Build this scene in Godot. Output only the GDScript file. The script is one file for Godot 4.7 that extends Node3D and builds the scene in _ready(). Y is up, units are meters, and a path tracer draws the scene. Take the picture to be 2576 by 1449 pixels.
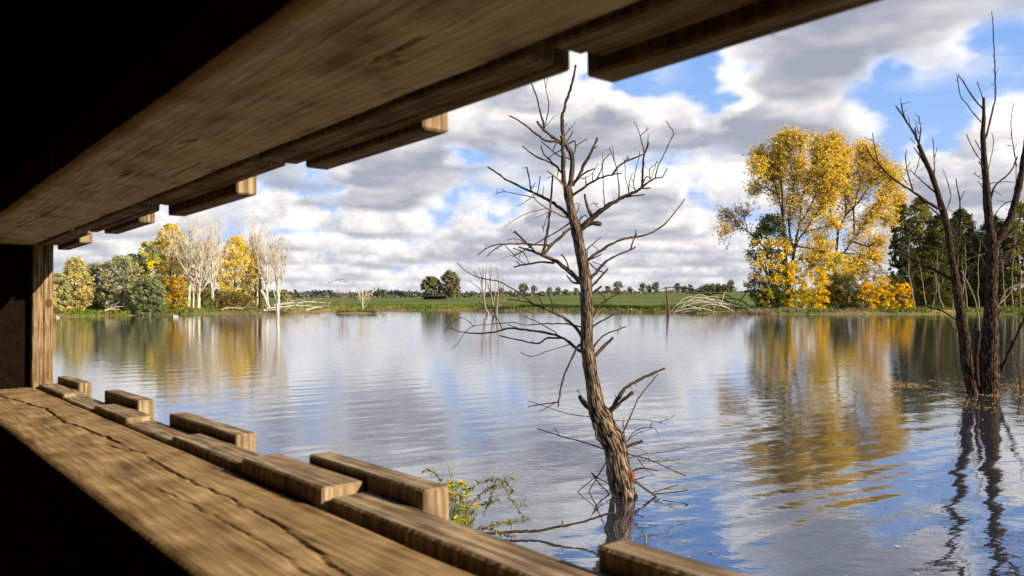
extends Node3D
# A flooded meadow seen through the viewing slot of a wooden bird hide.
# Picture positions noted while measuring the photograph are in a 2576 x 1449 frame; at() turns one, with a distance, into a place in the world (metres, y up, water level 0).
const F := 1983.0
const CX := 1288.0
const CY := 724.5
var eye := Vector3(0, 2.5, 0)
var pitch := atan(23.5 / 1983.0)
var sun_dir := Vector3.ZERO
var rng := RandomNumberGenerator.new()

func _ready() -> void:
	setup_view()
	setup_materials()
	build_ground()
	build_water()
	build_hide()
	build_dead_tree()
	build_water_tree()
	build_poplars()
	build_right_wood()
	build_left_wood()
	build_far_meadow()
	build_shore_things()
	build_near_plants()
	build_birds()

# ---------------------------------------------------------------- camera, sky, sun, exposure
func setup_view() -> void:
	var cam := Camera3D.new()
	cam.name = "camera"
	add_child(cam)
	cam.position = eye
	cam.rotation.x = pitch
	cam.near = 0.02
	cam.far = 9000.0
	var lens := CameraAttributesPhysical.new()
	lens.frustum_focal_length = 4.4
	lens.frustum_focus_distance = 14.0
	lens.exposure_aperture = 1.9
	cam.attributes = lens
	cam.fov = 2.0 * rad_to_deg(atan(CY / F))
	cam.current = true
	var sa := deg_to_rad(SUN_AZ)
	var se := deg_to_rad(SUN_EL)
	sun_dir = Vector3(sin(sa) * cos(se), sin(se), -cos(sa) * cos(se))
	var sun := DirectionalLight3D.new()
	sun.name = "sun"
	add_child(sun)
	sun.look_at_from_position(sun_dir * 50.0, Vector3.ZERO)
	sun.light_energy = 1.6
	sun.light_color = Color(1.0, 0.93, 0.81)
	sun.light_angular_distance = 0.5
	sun.shadow_enabled = true
	var e := Environment.new()
	e.background_mode = Environment.BG_SKY
	var m := PanoramaSkyMaterial.new()
	m.panorama = sky_texture()
	var s := Sky.new()
	s.sky_material = m
	e.sky = s
	e.tonemap_mode = Environment.TONE_MAPPER_LINEAR
	e.tonemap_exposure = 1.85
	e.background_energy_multiplier = 0.6
	e.sdfgi_enabled = true
	e.ssao_enabled = true
	e.ssil_enabled = true
	var we := WorldEnvironment.new()
	we.name = "surroundings"
	we.environment = e
	add_child(we)

const SUN_AZ := 121.5
const SUN_EL := 25.0

# ---------------------------------------------------------------- sky: air and a field of cumulus, computed by marching rays through a cloud layer
const SKY_W := 4096
var cov_noise := FastNoiseLite.new()
var puff_noise := FastNoiseLite.new()
var sky_px := PackedFloat32Array()
var sky_pw := 0
var sky_x0 := 0
var sky_step := 1
# where the blue gaps (-) and the cloud banks (+) lie: x, y, width, height in the measuring frame, strength
var gaps := [[1150, 392, 150, 30, -0.45], [860, 432, 110, 34, -0.45], [1700, 225, 150, 60, -0.5], [2340, 215, 110, 70, -0.45], [2540, 110, 90, 80, -0.45], [1440, 200, 60, 30, -0.4], [600, 605, 90, 26, -0.3], [1270, 540, 60, 20, -0.3], [1790, 490, 70, 28, -0.3], [2310, 360, 80, 26, -0.3],
	[1020, 470, 130, 50, 0.4], [1450, 330, 170, 60, 0.4], [1930, 330, 150, 60, 0.4], [1950, 450, 150, 50, 0.3], [1280, 600, 120, 40, 0.25], [2120, 110, 220, 60, 0.35], [2420, 430, 150, 70, 0.4], [720, 520, 80, 50, 0.35], [640, 640, 120, 24, 0.2], [1640, 520, 120, 50, 0.25], [2050, 230, 130, 45, 0.3], [2490, 300, 90, 50, 0.3]]

func cloud_density(x: float, h: float, z: float, bias: float) -> float:
	var c := cov_noise.get_noise_2d(x, z) * 0.95 + bias
	var top := clampf((c + 0.125) * 1.5, 0.0, 1.0)
	var d := top - h * 0.95 - 0.16
	if d < -0.55:
		return 0.0
	d += puff_noise.get_noise_3d(x, h * 1.0, z) * 0.70
	if d <= 0.0:
		return 0.0
	d *= smoothstep(-0.02, 0.10, h)
	return clampf(d * 2.2, 0.0, 1.0)

func sky_row(j: int) -> void:
	var el := (j * sky_step + sky_step * 0.5) / (SKY_W * 0.25) * PI * 0.5
	var se := sin(el)
	var ce := cos(el)
	var re := 900.0
	var base := 1.0
	var thick := 1.0
	var t0 := -re * se + sqrt(re * re * se * se + 2.0 * re * base)
	var t1 := -re * se + sqrt(re * re * se * se + 2.0 * re * (base + thick))
	var n := 22
	var dt := (t1 - t0) / n
	var f := clampf((el - 0.2) / 1.2, 0.0, 1.0)
	var air := Vector3(0.60, 0.74, 0.95).lerp(Vector3(0.20, 0.405, 0.85), pow(clampf(el / 0.36, 0.0, 1.0), 0.6))
	air = air.lerp(Vector3(0.09, 0.22, 0.60), f)
	var near_gaps := []
	for o in gaps:
		var y0: float = CY + 23.5 - F * tan(el)
		if el < 0.6 and absf(y0 - o[1]) < o[3] * 2.6 + absf(y0 - CY) * 0.3:
			near_gaps.append(o)
	for i in sky_pw:
		var az := wrapf((sky_x0 + i * sky_step + sky_step * 0.5) / SKY_W * TAU, -PI, PI)
		var dx := sin(az) * ce
		var dz := -cos(az) * ce
		var bias := 0.0
		if near_gaps and absf(az) < 0.8:
			var px := CX + F * tan(az)
			var py := CY + 23.5 - F * tan(el) / cos(az)
			var wx := puff_noise.get_noise_2d(az * 5.0, el * 9.0) * 1.3
			var wy := puff_noise.get_noise_2d(az * 5.0 + 20.0, el * 9.0) * 1.3
			for o in near_gaps:
				var ex: float = (px - o[0]) / o[2] + wx
				var ey: float = (py - o[1]) / o[3] + wy
				var q := ex * ex + ey * ey
				if q < 5.0:
					bias += o[4] * exp(-q)
		var tr := 1.0
		var lum := 0.0
		var dist := 0.0
		var jit := fposmod(sin(float(i) * 12.9898 + float(j) * 78.233) * 43758.5453, 1.0) * 0.5 + 0.25
		for k in n:
			var t := t0 + (k + jit) * dt
			var hh := (t * se + t * t * ce * ce / (2.0 * re) - base) / thick
			var x := dx * t
			var z := dz * t
			var d := cloud_density(x, hh, z, bias)
			if d > 0.004:
				var a := 1.0 - exp(-d * dt * 7.0)
				var s1 := cloud_density(x + sun_dir.x * 0.14, hh + sun_dir.y * 0.14 / thick, z + sun_dir.z * 0.14, bias)
				var s2 := cloud_density(x + sun_dir.x * 0.38, hh + sun_dir.y * 0.38 / thick, z + sun_dir.z * 0.38, bias)
				var lit := exp(-(s1 * 1.1 + s2 * 1.6))
				var l := 0.26 + 0.30 * clampf(hh, 0.0, 1.0) + 0.66 * lit
				lum += tr * a * l
				dist += tr * a * t
				tr *= 1.0 - a
				if tr < 0.02:
					break
		var c := air
		var al := 1.0 - tr
		if al > 0.003:
			var det := puff_noise.get_noise_3d(dx * 5.0 + 31.0, se * 8.0, dz * 5.0)
			var far := dist / al
			var lump := puff_noise.get_noise_3d(dx * far * 0.9, 7.0, dz * far * 0.9) * 0.30 + puff_noise.get_noise_3d(dx * far * 2.4, 17.0, dz * far * 2.4) * 0.12
			var l := clampf((lum / al * (1.0 + det * 0.30) + lump * clampf(14.0 / far, 0.0, 1.0) - 0.30) / 0.62, 0.0, 1.12)
			var col := Vector3(0.315, 0.335, 0.41).lerp(Vector3(1.10, 1.05, 0.98), l)
			var hz := 1.0 - exp(-dist / al / 26.0)
			col = col.lerp(Vector3(0.66, 0.68, 0.74), hz * 0.7)
			c = air.lerp(col, al)
		var at := (j * sky_pw + i) * 3
		sky_px[at] = c.x
		sky_px[at + 1] = c.y
		sky_px[at + 2] = c.z

func sky_panel(x0: int, w: int, h: int, step: int) -> Image:
	sky_x0 = x0
	sky_step = step
	sky_pw = w / step
	sky_px.resize(sky_pw * (h / step) * 3)
	var task := WorkerThreadPool.add_group_task(sky_row, h / step)
	WorkerThreadPool.wait_for_group_task_completion(task)
	var im := Image.create_from_data(sky_pw, h / step, false, Image.FORMAT_RGBF, sky_px.to_byte_array())
	im.flip_y()
	if step == 1:
		# two half-pixel shifts take the grain of the marching steps out
		im.resize(sky_pw * 2, h * 2, Image.INTERPOLATE_BILINEAR)
		im.resize(sky_pw, h, Image.INTERPOLATE_LANCZOS)
		var soft := im.duplicate()
		soft.resize(sky_pw * 2 / 3, h * 2 / 3, Image.INTERPOLATE_BILINEAR)
		soft.resize(sky_pw, h, Image.INTERPOLATE_CUBIC)
		im = soft
	return im

func sky_texture() -> Texture2D:
	cov_noise.seed = 11
	cov_noise.noise_type = FastNoiseLite.TYPE_SIMPLEX_SMOOTH
	cov_noise.frequency = 0.27
	cov_noise.fractal_octaves = 2
	puff_noise.seed = 5
	puff_noise.noise_type = FastNoiseLite.TYPE_SIMPLEX_SMOOTH
	puff_noise.frequency = 1.15
	puff_noise.fractal_octaves = 4
	puff_noise.fractal_gain = 0.55
	var h := SKY_W / 4
	var t0 := Time.get_ticks_msec()
	# the whole sky coarsely, then the part that can be seen through the slot again with fine steps
	var whole := sky_panel(0, SKY_W, h, 8)
	whole.resize(SKY_W, h, Image.INTERPOLATE_CUBIC)
	var vw := 960
	var vh := 352
	var fine := sky_panel(-vw / 2, vw, vh, 1)
	whole.blit_rect(fine, Rect2i(vw / 2, 0, vw / 2, vh), Vector2i(0, h - vh))
	whole.blit_rect(fine, Rect2i(0, 0, vw / 2, vh), Vector2i(SKY_W - vw / 2, h - vh))
	print("sky ", Time.get_ticks_msec() - t0)
	var full := Image.create(SKY_W, h * 2, false, Image.FORMAT_RGBF)
	full.fill(Color(0.10, 0.105, 0.08))
	full.blit_rect(whole, Rect2i(0, 0, SKY_W, h), Vector2i.ZERO)
	return ImageTexture.create_from_image(full)

# ---------------------------------------------------------------- helpers
func at(px: float, py: float, depth: float) -> Vector3:
	var right := (px - CX) / F * depth
	var up := -(py - CY) / F * depth
	return eye + Vector3(right, up * cos(pitch) + depth * sin(pitch), up * sin(pitch) - depth * cos(pitch))

func on_water(px: float, py: float) -> Vector3:
	var d := at(px, py, 1.0) - eye
	return eye + d * (-eye.y / d.y)

func depth_of(py: float) -> float:
	return on_water(CX, py).distance_to(Vector3(0, 0, 0))

func thing(called: String, label: String, category: String, where := Vector3.ZERO, group := "") -> Node3D:
	var o := Node3D.new()
	o.name = called
	add_child(o, true)
	o.position = where
	tag(o, label, category, group)
	return o

func tag(o: Node, label: String, category := "", group := "", kind := "") -> void:
	if label:
		o.set_meta("label", label)
	if category:
		o.set_meta("category", category)
	if group:
		o.set_meta("group", group)
	if kind:
		o.set_meta("kind", kind)

func part(called: String, mesh: Mesh, mat: Material, parent: Node, where := Vector3.ZERO) -> MeshInstance3D:
	var o := MeshInstance3D.new()
	o.name = called
	o.mesh = mesh
	o.material_override = mat
	parent.add_child(o, true)
	o.position = where
	return o

class MB:
	var v := PackedVector3Array()
	var n := PackedVector3Array()
	var uv := PackedVector2Array()
	var c := PackedColorArray()
	var ix := PackedInt32Array()
	var origin := Vector3.ZERO

	func mesh() -> ArrayMesh:
		var a := []
		a.resize(Mesh.ARRAY_MAX)
		a[Mesh.ARRAY_VERTEX] = v
		a[Mesh.ARRAY_NORMAL] = n
		if uv.size():
			a[Mesh.ARRAY_TEX_UV] = uv
		if c.size():
			a[Mesh.ARRAY_COLOR] = c
		a[Mesh.ARRAY_INDEX] = ix
		var m := ArrayMesh.new()
		m.add_surface_from_arrays(Mesh.PRIMITIVE_TRIANGLES, a)
		return m

	# a tapering tube through points; rough > 0 makes the outline uneven, like bark
	func tube(pts: PackedVector3Array, rad: PackedFloat32Array, sides: int, rough := 0.0, noise: FastNoiseLite = null, vscale := 1.0, col := Color.WHITE, colored := false) -> void:
		var count := pts.size()
		if count < 2:
			return
		var first := v.size()
		var t := (pts[1] - pts[0]).normalized()
		var u := t.cross(Vector3(0.31, 0.2, 0.93)).normalized()
		var along := 0.0
		for i in count:
			var t2 := t
			if i > 0 and i < count - 1:
				t2 = (pts[i + 1] - pts[i - 1]).normalized()
			elif i == count - 1:
				t2 = (pts[i] - pts[i - 1]).normalized()
			u = (u - t2 * u.dot(t2)).normalized()
			t = t2
			var w := t.cross(u)
			if i > 0:
				along += pts[i].distance_to(pts[i - 1])
			for k in sides + 1:
				var a := TAU * k / sides
				var d := u * cos(a) + w * sin(a)
				var r := rad[i]
				if rough > 0.0:
					var q := pts[i] + d * rad[i]
					r *= 1.0 + rough * noise.get_noise_3d(q.x * 9.0, q.y * 2.2, q.z * 9.0) + rough * 0.8 * noise.get_noise_3d(q.x * 26.0, q.y * 5.0, q.z * 26.0)
				v.append(pts[i] + d * r - origin)
				n.append(d)
				uv.append(Vector2(float(k) / sides, along * vscale))
				if colored:
					c.append(col)
		for i in count - 1:
			for k in sides:
				var a := first + i * (sides + 1) + k
				var b := a + 1
				var e := a + sides + 1
				var g := e + 1
				ix.append_array(PackedInt32Array([a, g, b, a, e, g]))
		# closed end
		var last := first + (count - 1) * (sides + 1)
		var mid := v.size()
		v.append(pts[count - 1] + t * rad[count - 1] * 0.4 - origin)
		n.append(t)
		uv.append(Vector2(0.5, along * vscale))
		if colored:
			c.append(col)
		for k in sides:
			ix.append_array(PackedInt32Array([last + k, mid, last + k + 1]))

	# normals from the faces round each vertex of the tube or sheet, for shapes whose outline was roughened
	func smooth() -> void:
		n.fill(Vector3.ZERO)
		for i in range(0, ix.size(), 3):
			var p := v[ix[i]]
			var q := (v[ix[i + 2]] - p).cross(v[ix[i + 1]] - p)
			n[ix[i]] += q
			n[ix[i + 1]] += q
			n[ix[i + 2]] += q
		for i in n.size():
			n[i] = n[i].normalized()

	# one leaf, or a spray of leaves: a bent rhombus
	func leaf(p: Vector3, along: Vector3, across: Vector3, col: Color) -> void:
		var k := v.size()
		var nn := across.cross(along).normalized()
		p -= origin
		v.append(p - along)
		v.append(p + across)
		v.append(p + along)
		v.append(p - across)
		for q in 4:
			n.append(nn)
			c.append(col)
		ix.append_array(PackedInt32Array([k, k + 2, k + 1, k, k + 3, k + 2]))

	func box(lo: Vector3, hi: Vector3) -> void:
		for axis in 3:
			for s in [0, 1]:
				var k := v.size()
				var nn := Vector3.ZERO
				nn[axis] = 1.0 if s else -1.0
				var b := (axis + 1) % 3
				var d := (axis + 2) % 3
				for q in 4:
					var p := lo
					p[axis] = hi[axis] if s else lo[axis]
					p[b] = hi[b] if q == 1 or q == 2 else lo[b]
					p[d] = hi[d] if q >= 2 else lo[d]
					v.append(p - origin)
					n.append(nn)
					uv.append(Vector2(p[b], p[d]))
				if s:
					ix.append_array(PackedInt32Array([k, k + 2, k + 1, k, k + 3, k + 2]))
				else:
					ix.append_array(PackedInt32Array([k, k + 1, k + 2, k, k + 2, k + 3]))

func rnd_dir() -> Vector3:
	var y := rng.randf_range(-1, 1)
	var a := rng.randf() * TAU
	var r := sqrt(1.0 - y * y)
	return Vector3(cos(a) * r, y, sin(a) * r)

# ---------------------------------------------------------------- materials
var mat := {}
var bark_noise := FastNoiseLite.new()

func noise_image(w: int, h: int, seed_: int, freq: float, octaves: int, sx := 1.0, sy := 1.0) -> Image:
	# noise from 0 to 1 as an L8 picture; stretched by making it small and resizing it
	var nz := FastNoiseLite.new()
	nz.seed = seed_
	nz.noise_type = FastNoiseLite.TYPE_SIMPLEX_SMOOTH
	nz.frequency = freq
	nz.fractal_octaves = octaves
	var im := nz.get_seamless_image(int(w * sx), int(h * sy), false, false, 0.12)
	if im.get_width() != w or im.get_height() != h:
		im.resize(w, h, Image.INTERPOLATE_CUBIC)
	return im

func ramp_texture(im: Image, g: Gradient, second: Image = null, share := 0.0) -> ImageTexture:
	var w := im.get_width()
	var h := im.get_height()
	var a := im.get_data()
	var b := second.get_data() if second else PackedByteArray()
	var out := PackedByteArray()
	out.resize(w * h * 3)
	var lut := PackedByteArray()
	for i in 256:
		var c := g.sample(i / 255.0)
		lut.append(c.r8)
		lut.append(c.g8)
		lut.append(c.b8)
	for i in w * h:
		var t := int(a[i]) if second == null else int(a[i] * (1.0 - share) + b[i] * share)
		out[i * 3] = lut[t * 3]
		out[i * 3 + 1] = lut[t * 3 + 1]
		out[i * 3 + 2] = lut[t * 3 + 2]
	return ImageTexture.create_from_image(Image.create_from_data(w, h, false, Image.FORMAT_RGB8, out))

func gradient(stops: Array) -> Gradient:
	var g := Gradient.new()
	var o := PackedFloat32Array()
	var c := PackedColorArray()
	for s in stops:
		o.append(s[0])
		c.append(s[1])
	g.offsets = o
	g.colors = c
	return g

func plain(rough := 0.9, col := Color.WHITE) -> StandardMaterial3D:
	var m := StandardMaterial3D.new()
	m.albedo_color = col
	m.roughness = rough
	m.metallic_specular = 0.2
	return m

func lin(r: float, g: float, b: float) -> Color:
	return Color(r, g, b).linear_to_srgb()

func wood(tex: Texture2D, bump: Texture2D, scale: Vector3, relief: float, tint := Color.WHITE) -> StandardMaterial3D:
	var m := plain(0.85, tint)
	m.albedo_texture = tex
	m.uv1_triplanar = true
	m.uv1_triplanar_sharpness = 6.0
	m.uv1_scale = scale
	m.heightmap_enabled = true
	m.heightmap_texture = bump
	m.heightmap_scale = relief
	return m

func leafy(through := 0.5) -> StandardMaterial3D:
	var m := plain(0.75)
	m.vertex_color_use_as_albedo = true
	m.cull_mode = BaseMaterial3D.CULL_DISABLED
	m.backlight_enabled = true
	m.backlight = Color(through, through, through)
	return m

func setup_materials() -> void:
	bark_noise.seed = 3
	bark_noise.noise_type = FastNoiseLite.TYPE_SIMPLEX_SMOOTH
	bark_noise.frequency = 1.0
	bark_noise.fractal_octaves = 2
	# planks: a coarse mottle and fine fibres; the fibres are drawn out along the plank by the texture scale
	var fibre := noise_image(512, 512, 21, 0.02, 5)
	var mottle := noise_image(512, 512, 22, 0.008, 6)
	var fibre_bump := ImageTexture.create_from_image(fibre)
	var tan_wood := gradient([[0.12, Color(0.34, 0.26, 0.17)], [0.36, Color(0.54, 0.44, 0.295)], [0.58, Color(0.64, 0.535, 0.37)], [0.85, Color(0.74, 0.645, 0.48)]])
	var tan_tex := ramp_texture(fibre, tan_wood, mottle, 0.6)
	# sawn planks: fine grain drawn out along the texture's y, over a coarse mottle
	var fine := noise_image(1024, 1024, 24, 0.05, 4, 1.0, 0.06)
	var cloudy := noise_image(1024, 1024, 25, 0.006, 6)
	var fine_bump := ImageTexture.create_from_image(fine)
	mat.sill = wood(ramp_texture(fine, gradient([[0.2, Color(0.34, 0.265, 0.175)], [0.4, Color(0.47, 0.385, 0.26)], [0.6, Color(0.56, 0.465, 0.32)], [0.8, Color(0.65, 0.555, 0.40)]]), cloudy, 0.5), fine_bump, Vector3(1.7, 1.7, 1.7), 0.15)
	var soft_tex := ramp_texture(fine, gradient([[0.22, Color(0.33, 0.275, 0.21)], [0.45, Color(0.47, 0.40, 0.31)], [0.75, Color(0.64, 0.565, 0.45)]]), cloudy, 0.35)
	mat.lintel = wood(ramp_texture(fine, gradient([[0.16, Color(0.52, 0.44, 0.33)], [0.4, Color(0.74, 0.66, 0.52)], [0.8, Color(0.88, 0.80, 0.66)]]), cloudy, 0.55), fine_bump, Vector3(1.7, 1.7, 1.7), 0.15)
	mat.board = wood(soft_tex, fine_bump, Vector3(2.0, 2.0, 2.0), 0.2)
	mat.post = wood(soft_tex, fine_bump, Vector3(2.6, 2.0, 2.6), 0.5, Color(1.0, 0.97, 0.95))
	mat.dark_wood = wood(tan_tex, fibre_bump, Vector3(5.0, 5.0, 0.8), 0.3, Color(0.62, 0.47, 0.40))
	mat.near_black_wood = wood(tan_tex, fibre_bump, Vector3(5.0, 5.0, 0.8), 0.3, Color(0.13, 0.095, 0.085))  # same plank texture under a near-black brown tint
	# bark: deep furrows along the stem
	var furrow := noise_image(512, 512, 31, 0.014, 5, 1.0, 0.25)
	var bark_g := gradient([[0.28, Color(0.085, 0.07, 0.06)], [0.45, Color(0.25, 0.205, 0.165)], [0.60, Color(0.42, 0.355, 0.285)], [0.8, Color(0.60, 0.52, 0.43)]])
	mat.bark = plain(0.95)
	mat.bark.albedo_texture = ramp_texture(furrow, bark_g)
	mat.bark.uv1_scale = Vector3(4.0, 2.2, 1.0)
	mat.bark.heightmap_enabled = true
	mat.bark.heightmap_texture = ImageTexture.create_from_image(furrow)
	mat.bark.heightmap_scale = 1.8
	mat.shade_bark = mat.bark.duplicate()
	mat.shade_bark.albedo_color = Color(0.66, 0.62, 0.60)  # copy of the bark, darkened so its colour carries the right tree's shade
	var g2 := gradient([[0.2, Color(0.10, 0.085, 0.07)], [0.5, Color(0.22, 0.185, 0.15)], [0.8, Color(0.42, 0.36, 0.29)]])
	mat.twig = plain(0.95)
	mat.twig.albedo_texture = ramp_texture(furrow, g2)
	mat.twig.uv1_scale = Vector3(1.0, 2.0, 1.0)
	mat.pale_twig = plain(0.9)
	mat.pale_twig.albedo_texture = ramp_texture(furrow, gradient([[0.2, Color(0.34, 0.295, 0.24)], [0.8, Color(0.66, 0.595, 0.50)]]))
	mat.white_bark = plain(0.9)
	mat.white_bark.albedo_texture = ramp_texture(furrow, gradient([[0.24, Color(0.38, 0.34, 0.28)], [0.42, Color(0.72, 0.675, 0.59)], [0.8, Color(0.90, 0.87, 0.80)]]))
	mat.white_bark.uv1_scale = Vector3(1.0, 0.25, 1.0)
	mat.grey_bark = plain(0.95)
	mat.grey_bark.albedo_texture = ramp_texture(furrow, gradient([[0.25, Color(0.24, 0.20, 0.16)], [0.8, Color(0.50, 0.44, 0.36)]]))
	mat.grey_bark.uv1_scale = Vector3(1.0, 0.25, 1.0)
	mat.leaf = leafy(0.8)
	mat.far_leaf = leafy(0.3)
	mat.plain_colors = plain(0.95)
	mat.plain_colors.vertex_color_use_as_albedo = true

# ---------------------------------------------------------------- ground and water
# the shoreline: azimuth (degrees, 0 straight ahead, right positive) and distance of the water's edge
var shore := []
var ground_noise := FastNoiseLite.new()

func setup_shore() -> void:
	for p in [[-60, 801], [140, 797.5], [330, 793.5], [520, 789.5], [640, 788.5], [720, 787], [800, 785], [835, 780.5], [900, 779.5], [1000, 780], [1190, 781], [1300, 782], [1500, 784.5], [1700, 787.5], [1860, 789.5], [2000, 791], [2300, 790.5], [2420, 789], [2576, 791], [2700, 796]]:
		var w := on_water(p[0], p[1])
		shore.append(Vector2(rad_to_deg(atan2(w.x, -w.z)), Vector2(w.x, w.z).length()))
	shore.append(Vector2(50, 88))
	shore.append(Vector2(70, 55))
	shore.append(Vector2(100, 24))
	shore.append(Vector2(130, 9))
	shore.append(Vector2(180, 2.0))
	shore.push_front(Vector2(-46, 84))
	shore.push_front(Vector2(-60, 60))
	shore.push_front(Vector2(-90, 30))
	shore.push_front(Vector2(-130, 10))
	shore.push_front(Vector2(-180, 2.0))
	ground_noise.seed = 8
	ground_noise.noise_type = FastNoiseLite.TYPE_SIMPLEX_SMOOTH
	ground_noise.frequency = 0.05
	ground_noise.fractal_octaves = 4

func shore_at(az: float) -> float:
	for i in shore.size() - 1:
		if az <= shore[i + 1].x:
			var t := inverse_lerp(shore[i].x, shore[i + 1].x, az)
			return lerpf(shore[i].y, shore[i + 1].y, t)
	return shore[-1].y

func ground_height(x: float, z: float) -> float:
	var r := Vector2(x, z).length()
	var az := rad_to_deg(atan2(x, -z))
	var rs := shore_at(az) + ground_noise.get_noise_2d(x * 3.0, z * 3.0) * minf(2.0, r * 0.02)
	var d := r - rs
	if d > -4.0 and r > 14.0:
		var right := smoothstep(-8.0, 16.0, az)
		var far := lerpf(1.5, 4.3, right)
		var h := clampf(d * 0.22, -0.9, 0.32) + 0.25 * smoothstep(2.0, 14.0, d)
		h += far * smoothstep(10.0, 270.0, d) + ground_noise.get_noise_2d(x, z) * 0.12 * smoothstep(0.0, 8.0, d)
		h += smoothstep(500.0, 3500.0, d) * 6.0
		return h
	# the bank that the hide stands on
	var front := smoothstep(-140.0, -70.0, az) * smoothstep(140.0, 70.0, az)
	var edge := lerpf(40.0, 4.6, front)
	return clampf((edge - r) * 0.35, -0.9, 0.85) + ground_noise.get_noise_2d(x * 8.0, z * 8.0) * 0.06

func build_ground() -> void:
	setup_shore()
	var mb := MB.new()
	var rows := PackedFloat32Array([0.3, 1.5, 2.5, 3.2, 3.8, 4.4, 5.0, 5.8, 7.0, 9.0, 12.0, 16.0, 24.0, 40.0, 60.0])
	var r := 70.0
	while r < 230.0:
		rows.append(r)
		r += 1.1
	while r < 4200.0:
		rows.append(r)
		r *= 1.03
	var cols := PackedFloat32Array()
	var a := -180.0
	while a < 180.0:
		cols.append(a)
		a += 0.25 if absf(a) < 45.0 else 3.0
	cols.append(180.0)
	var nz := ground_noise
	for rr in rows:
		for az in cols:
			var x := sin(deg_to_rad(az)) * rr
			var z := -cos(deg_to_rad(az)) * rr
			var h := ground_height(x, z)
			mb.v.append(Vector3(x, h, z))
			mb.uv.append(Vector2(x, z))
			var d := rr - shore_at(az)
			# grass, with a band of yellowed sedge above the waterline and mud below it
			var n1 := nz.get_noise_2d(x * 0.6, z * 0.6 + 40.0)
			var n2 := nz.get_noise_2d(x * 3.0, z * 3.0)
			var grass := Vector3(0.075, 0.14, 0.026).lerp(Vector3(0.16, 0.20, 0.045), clampf(0.6 + n1 * 1.6 + n2 * 0.6, 0, 1))
			grass = grass.lerp(Vector3(0.22, 0.19, 0.06), clampf(nz.get_noise_2d(x * 0.9 + 300.0, z * 2.2) * 1.8, 0.0, 0.6))
			var sedge := Vector3(0.40, 0.30, 0.075).lerp(Vector3(0.22, 0.23, 0.045), clampf(0.5 + n2 * 1.3, 0, 1))
			var col := sedge.lerp(grass, smoothstep(16.0, 44.0, d + n2 * 14.0))
			col = Vector3(0.20, 0.16, 0.085).lerp(col, smoothstep(0.3, 2.2, d + n2 * 1.5))
			if d > 340.0:
				col = col.lerp(Vector3(0.30, 0.28, 0.10), 0.35 * clampf(0.5 + n1, 0.0, 1.0))
			if rr < 30.0:
				col = Vector3(0.07, 0.085, 0.025).lerp(Vector3(0.06, 0.05, 0.035), clampf(0.5 + n2, 0, 1))
			mb.c.append(Color(col.x, col.y, col.z))
	mb.n.resize(mb.v.size())
	var w := cols.size()
	for j in rows.size() - 1:
		for i in w - 1:
			var k := j * w + i
			mb.ix.append_array(PackedInt32Array([k, k + w, k + 1, k + 1, k + w, k + w + 1]))
	mb.smooth()
	var m := plain(0.95)
	m.vertex_color_use_as_albedo = true
	m.albedo_texture = ramp_texture(noise_image(512, 512, 55, 0.03, 5), gradient([[0.2, Color(0.70, 0.68, 0.62)], [0.75, Color(1, 1, 1)]]))
	m.uv1_scale = Vector3(0.11, 0.11, 1.0)
	var o := part("ground", mb.mesh(), m, self)
	o.set_meta("kind", "structure")

func build_water() -> void:
	# swell as geometry, ripples as a normal map; both lie in world coordinates
	var swell := FastNoiseLite.new()
	swell.seed = 14
	swell.noise_type = FastNoiseLite.TYPE_SIMPLEX_SMOOTH
	swell.frequency = 1.0
	swell.fractal_octaves = 2
	var mb := MB.new()
	var rows := PackedFloat32Array()
	var r := 3.0
	while r < 170.0:
		rows.append(r)
		r += maxf(0.09, r * 0.007)
	var cols := PackedFloat32Array()
	var a := -180.0
	while a < 180.0:
		cols.append(a)
		a += 0.16 if absf(a) < 37.0 else 4.0
	cols.append(180.0)
	for rr in rows:
		for az in cols:
			var lim := shore_at(az) + 6.0
			var q := minf(rr, lim)
			var x := sin(deg_to_rad(az)) * q
			var z := -cos(deg_to_rad(az)) * q
			var h := 0.0
			if q < 60.0 and absf(az) < 40.0:
				h = wave(swell, x, z) * smoothstep(55.0, 8.0, q)
			mb.v.append(Vector3(x, h, z))
			mb.uv.append(Vector2(x, z))
	mb.n.resize(mb.v.size())
	var w := cols.size()
	for j in rows.size() - 1:
		for i in w - 1:
			var k := j * w + i
			mb.ix.append_array(PackedInt32Array([k, k + w, k + 1, k + 1, k + w, k + w + 1]))
	mb.smooth()
	var m := plain(0.02, lin(0.285, 0.305, 0.34))
	m.metallic = 0.93
	m.metallic_specular = 0.6
	var rip := noise_image(1024, 1024, 71, 0.012, 4)
	rip.convert(Image.FORMAT_RGB8)
	rip.bump_map_to_normal_map(6.0)
	m.normal_enabled = true
	m.normal_texture = ImageTexture.create_from_image(rip)
	m.normal_scale = WATER_RIPPLE
	m.uv1_scale = Vector3(0.17, 0.40, 1.0)
	var o := part("lake_water", mb.mesh(), m, self)
	o.set_meta("kind", "structure")

const WATER_RIPPLE := 0.08

func wave(nz: FastNoiseLite, x: float, z: float) -> float:
	# crests run from the left distance to the right foreground
	var u := x * 0.55 + z * 0.85
	var v := x * 0.85 - z * 0.55
	var patch := 0.45 + 0.55 * clampf(0.5 + nz.get_noise_2d(x * 0.11 + 9.0, z * 0.07), 0.0, 1.0)
	return patch * (nz.get_noise_2d(u * 1.1, v * 0.28) * 0.0075 + nz.get_noise_2d(u * 2.6 + 50.0, v * 0.7) * 0.003)

# ---------------------------------------------------------------- the bird hide
# in the hide's own axes: x outwards through the wall, y up from the floor, z backwards along the wall; hp(n, u, w) counts from the eye
const FLOOR := 1.5

func hp(n: float, u: float, w: float) -> Vector3:
	return Vector3(n, u + FLOOR, -w)

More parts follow.
